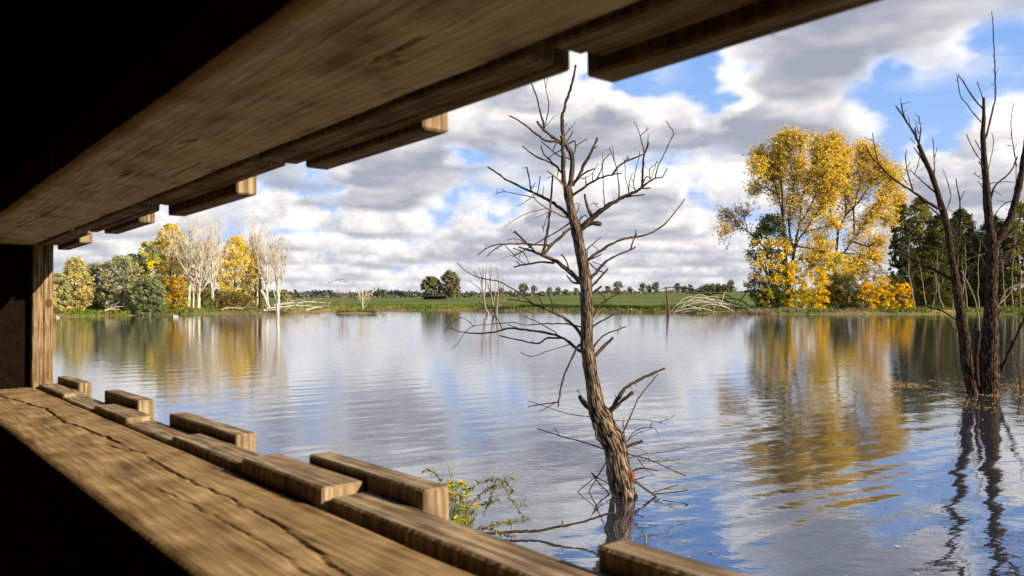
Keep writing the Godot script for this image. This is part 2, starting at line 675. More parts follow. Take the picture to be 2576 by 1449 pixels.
func chamfered(mb: MB, lo: Vector3, hi: Vector3, ch: float) -> void:
	# a box whose edges are cut off
	var mid := (lo + hi) * 0.5
	var half := (hi - lo) * 0.5
	ch = minf(ch, minf(half.x, minf(half.y, half.z)) * 0.6)
	var face := func(a: Vector3, b: Vector3, c: Vector3, d: Vector3) -> void:
		var nn := (b - a).cross(c - a).normalized()
		var ctr := (a + b + c + d) * 0.25
		var k := mb.v.size()
		var pts := [a, b, c, d]
		if nn.dot(ctr - mid) < 0.0:
			nn = -nn
			pts = [d, c, b, a]
		for p in pts:
			mb.v.append(p)
			mb.n.append(nn)
		mb.ix.append_array(PackedInt32Array([k, k + 2, k + 1, k, k + 3, k + 2]))
	for ax in 3:
		var b := (ax + 1) % 3
		var d := (ax + 2) % 3
		for s in [-1.0, 1.0]:
			var q := []
			for e in [[-1, -1], [1, -1], [1, 1], [-1, 1]]:
				var p := mid
				p[ax] += s * half[ax]
				p[b] += e[0] * (half[b] - ch)
				p[d] += e[1] * (half[d] - ch)
				q.append(p)
			face.call(q[0], q[1], q[2], q[3])
		# edges along this axis
		for sb in [-1.0, 1.0]:
			for sd in [-1.0, 1.0]:
				var q := []
				for e in [[-1, 0], [1, 0], [1, 1], [-1, 1]]:
					var p := mid
					p[ax] += e[0] * (half[ax] - ch)
					p[b] += sb * (half[b] - (ch if e[1] else 0.0))
					p[d] += sd * (half[d] - (0.0 if e[1] else ch))
					q.append(p)
				face.call(q[0], q[1], q[2], q[3])
	for sx in [-1.0, 1.0]:
		for sy in [-1.0, 1.0]:
			for sz in [-1.0, 1.0]:
				var s := Vector3(sx, sy, sz)
				var p1 := mid + s * (half - Vector3(0, ch, ch))
				var p2 := mid + s * (half - Vector3(ch, 0, ch))
				var p3 := mid + s * (half - Vector3(ch, ch, 0))
				face.call(p1, p2, p3, p3)

func block(called: String, parent: Node, m: Material, lo: Vector3, hi: Vector3, ch := 0.004) -> MeshInstance3D:
	# a plank placed by two corners; its origin lies at its own middle so that each plank takes another cut of the grain
	var a := Vector3(minf(lo.x, hi.x), minf(lo.y, hi.y), minf(lo.z, hi.z))
	var b := Vector3(maxf(lo.x, hi.x), maxf(lo.y, hi.y), maxf(lo.z, hi.z))
	var mid := (a + b) * 0.5
	var shift := Vector3(fposmod(mid.z * 7.31, 3.0), fposmod(mid.z * 3.77, 2.0), fposmod(mid.z * 1.93, 2.0))
	var mb := MB.new()
	chamfered(mb, a - mid + shift, b - mid + shift, ch)
	return part(called, mb.mesh(), m, parent, mid - shift)

func slab(called: String, parent: Node, m: Material, n0: float, n1: float, w0: float, w1: float, u_face: float, thick: float, grooves: Array) -> void:
	# a thick plank lying flat whose seen face carries cracks: [depth, half width, n, w, n, w, ...]
	var side := 1.0 if thick > 0.0 else -1.0        # thick > 0: the face looks up
	var ns := PackedFloat32Array([n0, n0 + 0.004, n0 + 0.012])
	var q := n0 + 0.02
	while q < n1 - 0.005:
		ns.append(q)
		q += 0.0012 if q > 0.245 and q < 0.325 else 0.006
	ns.append(n1 - 0.003)
	ns.append(n1)
	var ws := PackedFloat32Array()
	q = w0
	while q < w1:
		ws.append(q)
		q += 0.009 if q > 0.2 else 0.05
	ws.append(w1)
	var segs := []
	for g in grooves:
		for i in range(2, g.size() - 3, 2):
			segs.append([Vector2(g[i], g[i + 1]), Vector2(g[i + 2], g[i + 3]), g[0], g[1]])
	var mb := MB.new()
	for w in ws:
		for n in ns:
			var h := bark_noise.get_noise_2d(n * 14.0, w * 3.0) * 0.0016 + bark_noise.get_noise_2d(n * 90.0, w * 7.0) * 0.0005
			if n < n0 + 0.003:
				h -= 0.007
			elif n < n0 + 0.01:
				h -= 0.0016
			elif n > n1 - 0.001:
				h -= 0.004
			var p := Vector2(n + bark_noise.get_noise_2d(w * 22.0, 3.0) * 0.004, w)
			for s in segs:
				if w < minf(s[0].y, s[1].y) - 0.02 or w > maxf(s[0].y, s[1].y) + 0.02:
					continue
				var c := Geometry2D.get_closest_point_to_segment(p, s[0], s[1])
				var d: float = p.distance_to(c) / s[3]
				if d < 1.0:
					h -= s[2] * (1.0 - d * d)
			mb.v.append(hp(n, u_face + side * h, w))
	mb.n.resize(mb.v.size())
	var c := ns.size()
	for j in ws.size() - 1:
		for i in c - 1:
			var k := j * c + i
			if side > 0.0:
				mb.ix.append_array(PackedInt32Array([k, k + c, k + 1, k + 1, k + c, k + c + 1]))
			else:
				mb.ix.append_array(PackedInt32Array([k, k + 1, k + c, k + 1, k + c + 1, k + c]))
	# wall the edges down to the other face
	var low := u_face - thick
	var rim := []
	for i in c:
		rim.append(i)
	for j in range(1, ws.size()):
		rim.append(j * c + c - 1)
	for i in range(c - 2, -1, -1):
		rim.append((ws.size() - 1) * c + i)
	for j in range(ws.size() - 2, -1, -1):
		rim.append(j * c)
	for i in rim.size() - 1:
		var k := mb.v.size()
		var a := mb.v[rim[i]]
		var b := mb.v[rim[i + 1]]
		mb.v.append_array(PackedVector3Array([a, b, Vector3(b.x, low + FLOOR, b.z), Vector3(a.x, low + FLOOR, a.z)]))
		if side > 0.0:
			mb.ix.append_array(PackedInt32Array([k, k + 1, k + 2, k, k + 2, k + 3]))
		else:
			mb.ix.append_array(PackedInt32Array([k, k + 2, k + 1, k, k + 3, k + 2]))
	var k2 := mb.v.size()
	mb.v.append_array(PackedVector3Array([hp(n0, low, w0), hp(n1, low, w0), hp(n1, low, w1), hp(n0, low, w1)]))
	if side > 0.0:
		mb.ix.append_array(PackedInt32Array([k2, k2 + 2, k2 + 1, k2, k2 + 3, k2 + 2]))
	else:
		mb.ix.append_array(PackedInt32Array([k2, k2 + 1, k2 + 2, k2, k2 + 2, k2 + 3]))
	mb.n.resize(mb.v.size())
	mb.smooth()
	part(called, mb.mesh(), m, parent)

func build_hide() -> void:
	var along := (at(-352, 790, 1.0) - eye).normalized()
	var out := along.cross(Vector3.UP).normalized()
	var up := out.cross(along).normalized()
	var hide := thing("bird_hide", "wooden bird hide with dark interior and sunlit sill, its long slot open to the lake", "bird hide")
	hide.transform = Transform3D(Basis(out, up, -along), eye - up * FLOOR)
	var w0 := -1.4
	var w1 := 2.44
	slab("sill", hide, mat.sill, 0.2, 0.358, w0, w1, -0.2, 0.05, [
		[0.009, 0.0026, 0.250, 2.40, 0.262, 2.238, 0.297, 1.88, 0.287, 1.634, 0.296, 1.50, 0.3054, 1.307],
		[0.006, 0.0020, 0.285, 1.31, 0.290, 1.28, 0.312, 1.19],
		[0.004, 0.0022, 0.305, 1.16, 0.300, 1.02, 0.304, 0.828, 0.303, 0.711, 0.293, 0.623, 0.286, 0.545, 0.280, 0.40],
		[0.003, 0.0016, 0.262, 0.95, 0.268, 0.70, 0.262, 0.52],
		[0.003, 0.004, 0.335, 1.98, 0.338, 1.93]])
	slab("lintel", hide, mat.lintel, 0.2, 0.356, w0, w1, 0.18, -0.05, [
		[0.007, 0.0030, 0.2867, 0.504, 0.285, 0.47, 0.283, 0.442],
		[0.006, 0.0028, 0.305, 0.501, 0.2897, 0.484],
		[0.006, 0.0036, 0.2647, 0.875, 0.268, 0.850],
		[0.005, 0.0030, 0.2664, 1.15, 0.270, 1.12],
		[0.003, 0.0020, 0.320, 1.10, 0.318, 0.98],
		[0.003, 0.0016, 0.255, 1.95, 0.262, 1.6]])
	# cladding: an inner row edge to edge, an outer row over every second joint; sawn off above and below the slot
	var inner := [[2.068, 2.40, -0.190, 0.363], [1.77, 2.06, -0.1965, 0.361], [1.512, 1.761, -0.1885, 0.364], [1.258, 1.505, -0.196, 0.361], [0.969, 1.250, -0.1895, 0.364], [0.742, 0.962, -0.181, 0.362], [0.335, 0.735, -0.190, 0.366], [0.02, 0.327, -0.192, 0.364], [-0.30, 0.012, -0.189, 0.363], [-0.62, -0.308, -0.188, 0.363], [-0.95, -0.628, -0.191, 0.363], [-1.4, -0.958, -0.189, 0.363]]
	for b in inner:
		block("cladding_board", hide, mat.board, hp(b[3], -2.2, b[0]), hp(0.410, b[2], b[1]), 0.0022)
	# above the slot the inner boards leave a finger's gap beside each outer board, closed higher up by a rail
	var over := [[2.014, 2.40], [1.477, 1.955], [0.936, 1.412], [0.421, 0.909], [-0.07, 0.395], [-0.55, -0.10], [-1.05, -0.58], [-1.4, -1.08]]
	for b in over:
		block("cladding_board", hide, mat.board, hp(0.363, 0.1785 + sin(b[0] * 9.0) * 0.0012, b[0]), hp(0.3925, 1.0, b[1]), 0.0022)
		block("cladding_board", hide, mat.board, hp(0.3935, 0.1785 + cos(b[0] * 7.0) * 0.0015, b[0] + 0.003), hp(0.411, 1.0, b[1] - 0.002), 0.0022)
	block("rail", hide, mat.board, hp(0.3575, 0.190, -1.4), hp(0.3625, 0.29, 2.44), 0.001)
	var outer := [[2.163, 2.43], [1.627, 1.899], [1.1155, 1.431], [0.632, 0.882], [0.13, 0.405], [-0.37, -0.11], [-0.86, -0.60], [-1.35, -1.09]]
	var i := 0
	for b in outer:
		var j := sin(i * 2.3) * 0.003
		block("cladding_board", hide, mat.board, hp(0.4125, -2.2, b[0]), hp(0.442, -0.174 + j, b[1]), 0.0022)
		block("cladding_board", hide, mat.board, hp(0.4125, 0.169 + j, b[0] - 0.004), hp(0.442, 1.0, b[1] + 0.006), 0.0022)
		i += 1
	# beyond the end of the slot the cladding runs on
	block("cladding_board", hide, mat.board, hp(0.363, -2.2, 2.50), hp(0.410, 1.0, 2.74))
	block("cladding_board", hide, mat.board, hp(0.363, -2.2, 2.75), hp(0.410, 1.0, 2.98))
	block("cladding_board", hide, mat.board, hp(0.363, -2.2, -1.80), hp(0.410, 1.0, -1.41))
	# posts at the ends of the slot
	var face := block("slot_post", hide, mat.post, hp(0.351, -0.205, 2.412), hp(0.3755, 0.185, 2.50), 0.003)
	tag(face, "pale weathered post strip with upright grain at the end of the slot")
	var strip := block("slot_post", hide, mat.post, hp(0.377, -0.205, 2.416), hp(0.400, 0.185, 2.497), 0.003)
	var kn := MB.new()
	for k in 3:
		# rings of the knot, each a hair proud of the one outside it
		var first := kn.v.size()
		kn.v.append(hp(0.389, 0.024, 2.4157 - k * 0.0006))
		kn.n.append(Vector3(0, 0, 1))
		for q in 19:
			var a := TAU * q / 18
			kn.v.append(hp(0.389 + cos(a) * (0.0085 - k * 0.0026), 0.024 + sin(a) * (0.013 - k * 0.004), 2.4157 - k * 0.0006))
			kn.n.append(Vector3(0, 0, 1))
		for q in 18:
			kn.ix.append_array(PackedInt32Array([first, first + q + 2, first + q + 1]))
	part("knot", kn.mesh(), plain(0.8, lin(0.10, 0.055, 0.03)), strip, -strip.position)
	block("wall_post", hide, mat.near_black_wood, hp(0.215, -0.205, 2.45), hp(0.3495, 0.185, 2.55))
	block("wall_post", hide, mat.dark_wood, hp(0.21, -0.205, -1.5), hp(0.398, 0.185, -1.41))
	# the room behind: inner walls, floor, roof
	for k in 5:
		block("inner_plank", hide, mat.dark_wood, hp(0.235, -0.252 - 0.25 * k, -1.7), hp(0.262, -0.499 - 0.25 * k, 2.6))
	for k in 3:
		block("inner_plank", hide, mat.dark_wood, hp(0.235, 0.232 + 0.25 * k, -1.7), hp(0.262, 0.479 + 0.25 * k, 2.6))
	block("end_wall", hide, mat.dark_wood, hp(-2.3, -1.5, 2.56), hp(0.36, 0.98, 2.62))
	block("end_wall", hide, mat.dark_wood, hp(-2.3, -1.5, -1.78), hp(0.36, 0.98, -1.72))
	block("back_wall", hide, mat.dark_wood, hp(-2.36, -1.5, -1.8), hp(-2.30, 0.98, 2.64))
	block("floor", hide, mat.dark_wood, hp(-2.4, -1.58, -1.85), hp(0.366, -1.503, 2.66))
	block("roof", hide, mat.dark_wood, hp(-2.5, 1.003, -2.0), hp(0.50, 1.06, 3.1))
	for w in [-1.7, 2.5]:
		for n in [-2.2, 0.2]:
			block("stilt", hide, mat.dark_wood, hp(n - 0.06, -3.3, w - 0.06), hp(n + 0.06, -1.582, w + 0.06))

# ---------------------------------------------------------------- bare trees drawn limb by limb
# each limb: [width at its start, width at its end, x, y, x, y, ...] in the measuring frame; a limb starts at the depth of the wood it grows from
var drawn := []
var grown_on: Node

func depth_near(p: Vector2, fallback: float) -> float:
	var best := 1e9
	var got := fallback
	for s in drawn:
		var c := Geometry2D.get_closest_point_to_segment(p, s[0], s[1])
		var d := p.distance_squared_to(c)
		if d < best:
			best = d
			var l: float = s[0].distance_to(s[1])
			got = lerpf(s[2], s[3], c.distance_to(s[0]) / maxf(l, 0.001))
			grown_on = s[4]
	return got if best < 900.0 else fallback

func limb(root: Node3D, called: String, d0: float, spec: Array, m: Material, sides: int, spread: float, rough := 0.0, seen := true) -> MeshInstance3D:
	var pts := PackedVector2Array()
	for i in range(2, spec.size() - 1, 2):
		pts.append(Vector2(spec[i], spec[i + 1]))
	var length := 0.0
	for i in pts.size() - 1:
		length += pts[i].distance_to(pts[i + 1])
	grown_on = null
	var depth := depth_near(pts[0], d0) if drawn.size() else d0
	var host: Node = grown_on
	var lean := rng.randf_range(-spread, spread)
	# round the drawn corners off
	var curve := Curve2D.new()
	for i in pts.size():
		var t := (pts[mini(i + 1, pts.size() - 1)] - pts[maxi(i - 1, 0)]) / 6.0
		curve.add_point(pts[i], -t, t)
	var total := curve.get_baked_length()
	var steps := clampi(int(total / 9.0), 3, 60)
	var first_seg := drawn.size()
	var p3 := PackedVector3Array()
	var rad := PackedFloat32Array()
	var last := Vector2.ZERO
	var last_d := 0.0
	for i in steps + 1:
		var f := float(i) / steps
		var p := curve.sample_baked(total * f, true)
		var d := depth + lean * f * length / F * depth
		var w := lerpf(spec[0], spec[1], pow(f, 0.8))
		if i > 0 and i < steps and w < 12.0:
			p += Vector2(rng.randf_range(-1, 1), rng.randf_range(-1, 1)) * minf(1.4, 0.3 + w * 0.12)
		p3.append(at(p.x, p.y, d))
		var knot := 1.0 + (rng.randf_range(-0.12, 0.22) if i > 0 else 0.0)
		rad.append(w * 0.5 / F * d * knot)
		if i > 0 and seen:
			drawn.append([last, p, last_d, d, null])
		last = p
		last_d = d
	var mb := MB.new()
	mb.origin = root.position
	mb.tube(p3, rad, sides, rough, bark_noise, 1.0)
	if rough > 0.0:
		mb.smooth()
	# a twig that grows on a limb is a piece of that limb
	var o := part(called, mb.mesh(), m, host if called == "twig" and host else root)
	if called == "limb":
		for s in drawn.slice(first_seg):
			s[4] = o
	return o

func trunk_of(root: Node3D, d0: float, rows: Array, m: Material, sides: int, rough: float, called := "trunk") -> void:
	# rows: [x, y, width], from the foot upwards; finer in between
	var p3 := PackedVector3Array()
	var rad := PackedFloat32Array()
	for i in rows.size() - 1:
		var a: Array = rows[i]
		var b: Array = rows[i + 1]
		var n := maxi(2, int(absf(a[1] - b[1]) / 5.0))
		for k in n:
			var f := float(k) / n
			p3.append(at(lerpf(a[0], b[0], f), lerpf(a[1], b[1], f), d0))
			rad.append(lerpf(a[2], b[2], f) * 0.5 / F * d0)
		drawn.append([Vector2(a[0], a[1]), Vector2(b[0], b[1]), d0, d0, null])
	var e: Array = rows[-1]
	p3.append(at(e[0], e[1], d0))
	rad.append(e[2] * 0.5 / F * d0)
	# smooth the spine
	for pass_ in 2:
		for i in range(1, p3.size() - 1):
			p3[i] = (p3[i - 1] + p3[i] * 2.0 + p3[i + 1]) * 0.25
			rad[i] = (rad[i - 1] + rad[i] * 2.0 + rad[i + 1]) * 0.25
	var mb := MB.new()
	mb.origin = root.position
	mb.tube(p3, rad, sides, rough, bark_noise, 1.0)
	mb.smooth()
	part(called, mb.mesh(), m, root)

func build_dead_tree() -> void:
	rng.seed = 101
	drawn = []
	var d := 9.87
	var root := thing("dead_tree", "tall bare dead tree standing in the water right in front of the slot", "tree", at(1574, 1250, d))
	trunk_of(root, d, [[1577, 1275, 58], [1572, 1250, 58], [1566, 1225, 60], [1560, 1197, 62], [1552, 1156, 57], [1548, 1128, 58], [1537, 1101, 59], [1524, 1080, 58], [1514, 1051, 54], [1501, 1026, 46], [1497, 1001, 43], [1492, 976, 38], [1485, 939, 31], [1481, 901, 33], [1475, 876, 34], [1476, 851, 31], [1477, 801, 30], [1476, 769, 31], [1474, 719, 30], [1469, 682, 28], [1463, 644, 26], [1454, 600, 27], [1450, 574, 30], [1440, 546, 22], [1434, 519, 20], [1429, 485, 24], [1427, 470, 22]], mat.bark, 30, 0.16)
	var big := [
		[12, 9, 1422, 472, 1418, 447, 1417, 398, 1415, 360, 1413, 342],
		[14, 5, 1432, 470, 1437, 447, 1440, 410, 1437, 388, 1424, 367, 1417, 342, 1414, 298, 1423, 260, 1436, 222, 1444, 185, 1448, 164],
		[7, 3, 1425, 366, 1400, 355, 1375, 355, 1350, 338, 1325, 318, 1300, 300, 1280, 291],
		[9, 5, 1420, 366, 1398, 350, 1375, 333, 1362, 320, 1351, 305],
		[8, 4, 1365, 640, 1375, 595, 1382, 545, 1385, 507, 1388, 478, 1390, 442],
		[9, 3.5, 1440, 556, 1412, 526, 1382, 505, 1350, 488, 1317, 474, 1290, 460, 1270, 450, 1250, 435, 1227, 420],
		[8, 6, 1452, 564, 1430, 577, 1410, 595, 1387, 617, 1370, 638],
		[16, 4, 1472, 716, 1455, 704, 1432, 682, 1410, 664, 1382, 650, 1360, 640, 1332, 630, 1305, 621],
		[17, 3, 1456, 580, 1474, 564, 1492, 547, 1517, 525, 1542, 510, 1569, 495, 1599, 482, 1619, 468, 1644, 450, 1664, 447],
		[7, 3, 1440, 492, 1474, 468, 1499, 453, 1517, 445, 1542, 439, 1566, 436],
		[10, 5, 1440, 468, 1457, 443, 1467, 420, 1482, 393, 1494, 368, 1503, 346],
		[8, 2, 1468, 660, 1478, 655, 1494, 642, 1517, 627, 1542, 612, 1569, 601, 1597, 596, 1622, 592, 1644, 583, 1662, 572, 1682, 553, 1707, 522, 1722, 500],
		[9, 3, 1472, 712, 1477, 705, 1497, 690, 1512, 670, 1532, 652, 1557, 640, 1582, 630, 1599, 621],
		[9, 3, 1474, 868, 1467, 856, 1452, 829, 1437, 814, 1414, 797, 1382, 782, 1340, 764, 1307, 756, 1275, 753],
		[8, 2, 1470, 888, 1452, 879, 1432, 861, 1407, 847, 1370, 837, 1332, 831, 1280, 826, 1250, 834, 1205, 839, 1157, 834, 1127, 824],
		[13, 5, 1518, 1052, 1527, 1041, 1547, 1016, 1569, 981, 1597, 961, 1632, 944, 1673, 926],
		[10, 8, 1524, 1048, 1557, 1016, 1592, 986],
		[14, 9, 1498, 1040, 1482, 1026, 1464, 1009, 1457, 996],
		[9, 7, 1486, 905, 1497, 896, 1512, 879, 1542, 849],
		[12, 11, 1470, 568, 1489, 562, 1512, 564],
		[9, 7, 1560, 1130, 1580, 1123, 1616, 1109],
		[8, 4, 1578, 1200, 1594, 1208, 1624, 1230, 1644, 1244, 1662, 1258],
		[8, 6, 1490, 549, 1474, 507, 1471, 489],
		[6, 4, 1460, 866, 1454, 871, 1442, 896, 1427, 926, 1414, 964, 1407, 1001, 1404, 1024]]
	for s in big:
		limb(root, "limb", d, s, mat.bark if s[0] > 6.5 else mat.twig, 10 if s[0] > 6.5 else 7, 0.45, 0.1 if s[0] > 6.5 else 0.0)
	var fine := [
		[5, 2.5, 1370, 323, 1365, 303, 1357, 273, 1350, 243, 1336, 208, 1330, 190], [2.5, 1.5, 1371, 313, 1379, 280, 1380, 255, 1372, 220, 1369, 190], [1.5, 1.2, 1373, 222, 1378, 195], [2, 1.2, 1372, 318, 1396, 291],
		[2.2, 1.4, 1417, 345, 1434, 324, 1449, 306], [2.5, 2, 1425, 360, 1441, 330], [2, 1.8, 1417, 322, 1426, 310], [3.5, 3, 1426, 365, 1440, 355, 1446, 354], [3.5, 2.5, 1441, 394, 1448, 370, 1446, 354], [2.6, 1.6, 1448, 368, 1463, 357, 1478, 349],
		[5, 2.5, 1414, 436, 1400, 419, 1382, 408, 1357, 398, 1332, 383, 1315, 368], [4, 3, 1404, 422, 1385, 405, 1370, 390, 1361, 370], [3, 2, 1416, 397, 1395, 385, 1375, 367, 1361, 355], [2.5, 1.8, 1412, 377, 1395, 386, 1376, 400], [2.5, 2, 1391, 382, 1392, 374, 1401, 358], [3, 2.5, 1436, 402, 1417, 392],
		[6, 4, 1424, 474, 1410, 456, 1395, 443, 1377, 429], [2.5, 2, 1402, 445, 1405, 418], [4, 3, 1336, 482, 1332, 452, 1325, 420], [2.5, 2, 1352, 487, 1356, 462, 1359, 443], [2, 1.5, 1336, 475, 1346, 460], [1.6, 1.2, 1365, 492, 1368, 466],
		[5, 3, 1444, 553, 1425, 547, 1400, 536, 1375, 523, 1347, 502, 1340, 484], [2.5, 1.5, 1345, 498, 1320, 492, 1272, 483, 1247, 487], [1.5, 1.2, 1272, 483, 1261, 474], [1.5, 1.2, 1337, 497, 1300, 521], [3, 1.8, 1374, 524, 1340, 532, 1307, 545, 1269, 571], [1.5, 1.2, 1380, 532, 1362, 542, 1344, 549], [1.6, 1.2, 1380, 534, 1369, 565, 1366, 585],
		[3.5, 2, 1442, 556, 1405, 580, 1370, 600, 1340, 617, 1315, 632, 1290, 646], [2, 1.5, 1318, 631, 1288, 642, 1260, 651], [5, 3, 1394, 662, 1362, 659, 1340, 662, 1312, 667, 1292, 672], [2.5, 2, 1312, 667, 1297, 658], [4, 5, 1344, 631, 1332, 618, 1317, 604, 1294, 582],
		[5, 2.2, 1386, 618, 1340, 615, 1307, 613, 1275, 614, 1250, 615, 1225, 625, 1201, 642], [3, 2, 1264, 616, 1240, 630, 1225, 645], [2, 1.5, 1317, 612, 1308, 603, 1290, 601, 1275, 604], [2, 1.6, 1270, 618, 1290, 637, 1305, 655, 1322, 664], [2.5, 2, 1290, 624, 1317, 635, 1326, 650, 1330, 662], [1.5, 1.2, 1310, 628, 1306, 652],
		[4, 3, 1430, 674, 1422, 652, 1412, 640], [5, 3, 1462, 712, 1442, 711, 1432, 701, 1426, 693], [4, 3, 1612, 473, 1624, 474, 1636, 472], [4, 3, 1575, 496, 1600, 492, 1621, 489],
		[6, 4, 1614, 476, 1616, 443, 1619, 398, 1628, 368, 1631, 358], [2.5, 1.6, 1621, 386, 1612, 348, 1602, 318, 1594, 305], [2, 1.5, 1611, 342, 1632, 322], [2, 1.5, 1630, 360, 1631, 338], [3, 1.8, 1648, 449, 1654, 423, 1672, 385, 1687, 353, 1696, 334, 1687, 322, 1676, 304], [2, 1.5, 1637, 452, 1634, 426, 1657, 406], [1.5, 1.2, 1638, 450, 1653, 405], [3, 2.5, 1618, 460, 1627, 444, 1636, 449], [3, 2, 1665, 447, 1679, 424],
		[2.5, 1.6, 1582, 489, 1579, 468, 1572, 443, 1573, 423, 1569, 400], [2, 1.5, 1582, 484, 1584, 455, 1592, 434], [2.5, 1.8, 1600, 481, 1594, 465, 1599, 428, 1608, 395], [1.5, 1.2, 1599, 478, 1583, 463], [3.5, 1.8, 1557, 502, 1557, 473, 1554, 440, 1547, 410, 1533, 369], [1.5, 1.2, 1546, 406, 1541, 365], [3, 1.8, 1521, 521, 1518, 473, 1516, 430, 1517, 405, 1516, 384],
		[1.6, 1.2, 1484, 518, 1496, 508, 1504, 523], [3, 1.8, 1500, 452, 1514, 425, 1519, 403, 1536, 386], [5, 2.5, 1539, 441, 1554, 420, 1577, 405, 1597, 398, 1619, 388], [3, 2, 1574, 407, 1582, 395], [3, 2, 1474, 467, 1473, 443], [2, 1.5, 1490, 457, 1491, 435], [3, 2, 1490, 376, 1503, 367], [5, 3, 1457, 446, 1479, 431, 1496, 424], [1.6, 1.2, 1462, 448, 1477, 446, 1494, 430, 1504, 412],
		[4, 3, 1589, 601, 1603, 588], [4, 3, 1586, 628, 1592, 607, 1600, 592], [5, 4, 1486, 724, 1502, 707, 1517, 690, 1529, 676], [3.5, 2.5, 1474, 656, 1490, 650, 1512, 640], [3, 2.5, 1482, 660, 1499, 677, 1518, 685], [2, 1.5, 1490, 659, 1524, 670], [3, 2, 1468, 634, 1484, 620, 1512, 597], [2, 1.6, 1478, 652, 1478, 624], [1.5, 1.2, 1489, 616, 1507, 630], [1.8, 1.5, 1445, 545, 1456, 524, 1455, 512, 1443, 514], [3, 2, 1455, 560, 1470, 540, 1478, 548], [2, 1.5, 1458, 556, 1462, 540],
		[6, 4, 1486, 745, 1504, 727, 1513, 720], [3, 2.5, 1497, 728, 1506, 733, 1517, 745, 1524, 755], [5, 2.5, 1486, 812, 1499, 781, 1514, 763, 1532, 752, 1542, 745, 1567, 737], [1.5, 1.2, 1490, 812, 1517, 779, 1524, 758], [4, 3, 1488, 824, 1507, 811, 1527, 800, 1547, 789], [4, 2.5, 1487, 882, 1507, 854, 1529, 838, 1552, 830, 1574, 822],
		[3.5, 1.6, 1342, 765, 1315, 745, 1295, 730, 1255, 708, 1220, 702, 1195, 695, 1170, 680, 1150, 661], [3.5, 3, 1372, 778, 1357, 752, 1345, 740], [3.5, 3, 1392, 788, 1387, 757, 1381, 742], [2, 1.6, 1310, 757, 1301, 744], [4, 1.3, 1466, 824, 1432, 816, 1382, 814, 1325, 817, 1287, 811, 1237, 816, 1192, 820, 1170, 836, 1154, 859, 1137, 879], [1.6, 1.1, 1190, 820, 1164, 799, 1137, 810, 1115, 836], [2.5, 1.8, 1406, 849, 1395, 834, 1377, 824, 1350, 809, 1320, 796],
		[2.2, 1.6, 1265, 829, 1245, 790], [1.6, 1.2, 1138, 826, 1130, 802, 1146, 780], [2.2, 1.6, 1317, 830, 1275, 816], [5, 2.5, 1408, 850, 1375, 851, 1351, 864, 1300, 854, 1256, 844], [2.2, 1.6, 1436, 866, 1382, 882, 1337, 897, 1309, 886], [3, 1.8, 1404, 1012, 1362, 1017, 1327, 1024], [2.5, 1.6, 1396, 1014, 1375, 1026, 1357, 1035], [2, 1.5, 1488, 1047, 1460, 1046, 1422, 1039, 1382, 1026, 1330, 1009],
		[2.2, 1.8, 1586, 975, 1607, 987], [4, 2, 1556, 1100, 1567, 1089, 1589, 1039, 1604, 1006, 1622, 981, 1656, 941], [2.5, 1.6, 1525, 1053, 1562, 1059, 1592, 1055, 1624, 1056, 1659, 1062, 1677, 1070], [1.5, 1.2, 1657, 1061, 1682, 1055, 1698, 1044], [2.2, 1.5, 1560, 1122, 1577, 1111, 1592, 1089, 1614, 1077, 1644, 1076, 1656, 1090], [2.5, 2, 1530, 1050, 1487, 1024, 1462, 996, 1452, 980], [3, 2, 1556, 1140, 1539, 1138, 1500, 1123, 1459, 1110, 1409, 1097, 1351, 1078], [1.8, 1.4, 1408, 1096, 1392, 1073],
		[3, 2, 1540, 1140, 1522, 1167, 1506, 1195, 1481, 1236, 1470, 1262], [2, 1.6, 1502, 1197, 1476, 1218, 1450, 1239], [3, 2.5, 1500, 1204, 1489, 1189, 1508, 1217, 1530, 1239, 1540, 1256], [2.5, 2, 1500, 1200, 1552, 1230, 1578, 1252], [2.5, 1.6, 1552, 1116, 1605, 1128, 1652, 1148, 1721, 1167], [3, 1.8, 1552, 1137, 1605, 1148, 1652, 1164, 1693, 1184, 1726, 1197], [2, 1.3, 1572, 1156, 1624, 1142, 1680, 1135, 1735, 1124], [2, 1.5, 1602, 1149, 1619, 1175, 1646, 1195], [4, 2, 1584, 1188, 1616, 1178, 1657, 1185], [1.6, 1.2, 1606, 1158, 1660, 1160, 1711, 1156],
		[2.4, 1.8, 1638, 1240, 1672, 1230, 1706, 1219], [2.6, 2, 1642, 1243, 1680, 1240, 1731, 1233], [3, 2, 1592, 1208, 1621, 1201], [2, 1.4, 1636, 1076, 1640, 1062], [1.8, 1.3, 1568, 1090, 1570, 1048], [1.8, 1.3, 1580, 1108, 1600, 1092, 1640, 1078], [1.6, 1.2, 1572, 1100, 1566, 1060]]
	for s in fine:
		s[0] *= 1.15
		s[1] *= 1.15
		var pale := fposmod(s[2] * 0.37 + s[3] * 0.11, 1.0) < 0.12
		limb(root, "twig", d, s, mat.pale_twig if pale else mat.twig, 6 if s[0] > 2.6 else 5, 0.5)
	# short spurs along the limbs, too many to name one by one: one mesh
	var mb := MB.new()
	mb.origin = root.position
	for k in 150:
		var s: Array = drawn[rng.randi_range(40, drawn.size() - 1)]
		var p: Vector2 = s[0].lerp(s[1], rng.randf())
		var a := at(p.x, p.y, s[2])
		var dir := (rnd_dir() + Vector3(0, 0.5, 0)).normalized()
		var len := rng.randf_range(0.02, 0.09)
		var r := rng.randf_range(0.003, 0.006)
		mb.tube(PackedVector3Array([a, a + dir * len * 0.6, a + dir * len + rnd_dir() * 0.01]), PackedFloat32Array([r, r * 0.8, r * 0.6]), 5)
	var spurs := part("spurs", mb.mesh(), mat.twig, root)
	spurs.set_meta("kind", "stuff")
	# the soaked foot just above the water
	var wet := MB.new()
	wet.origin = root.position
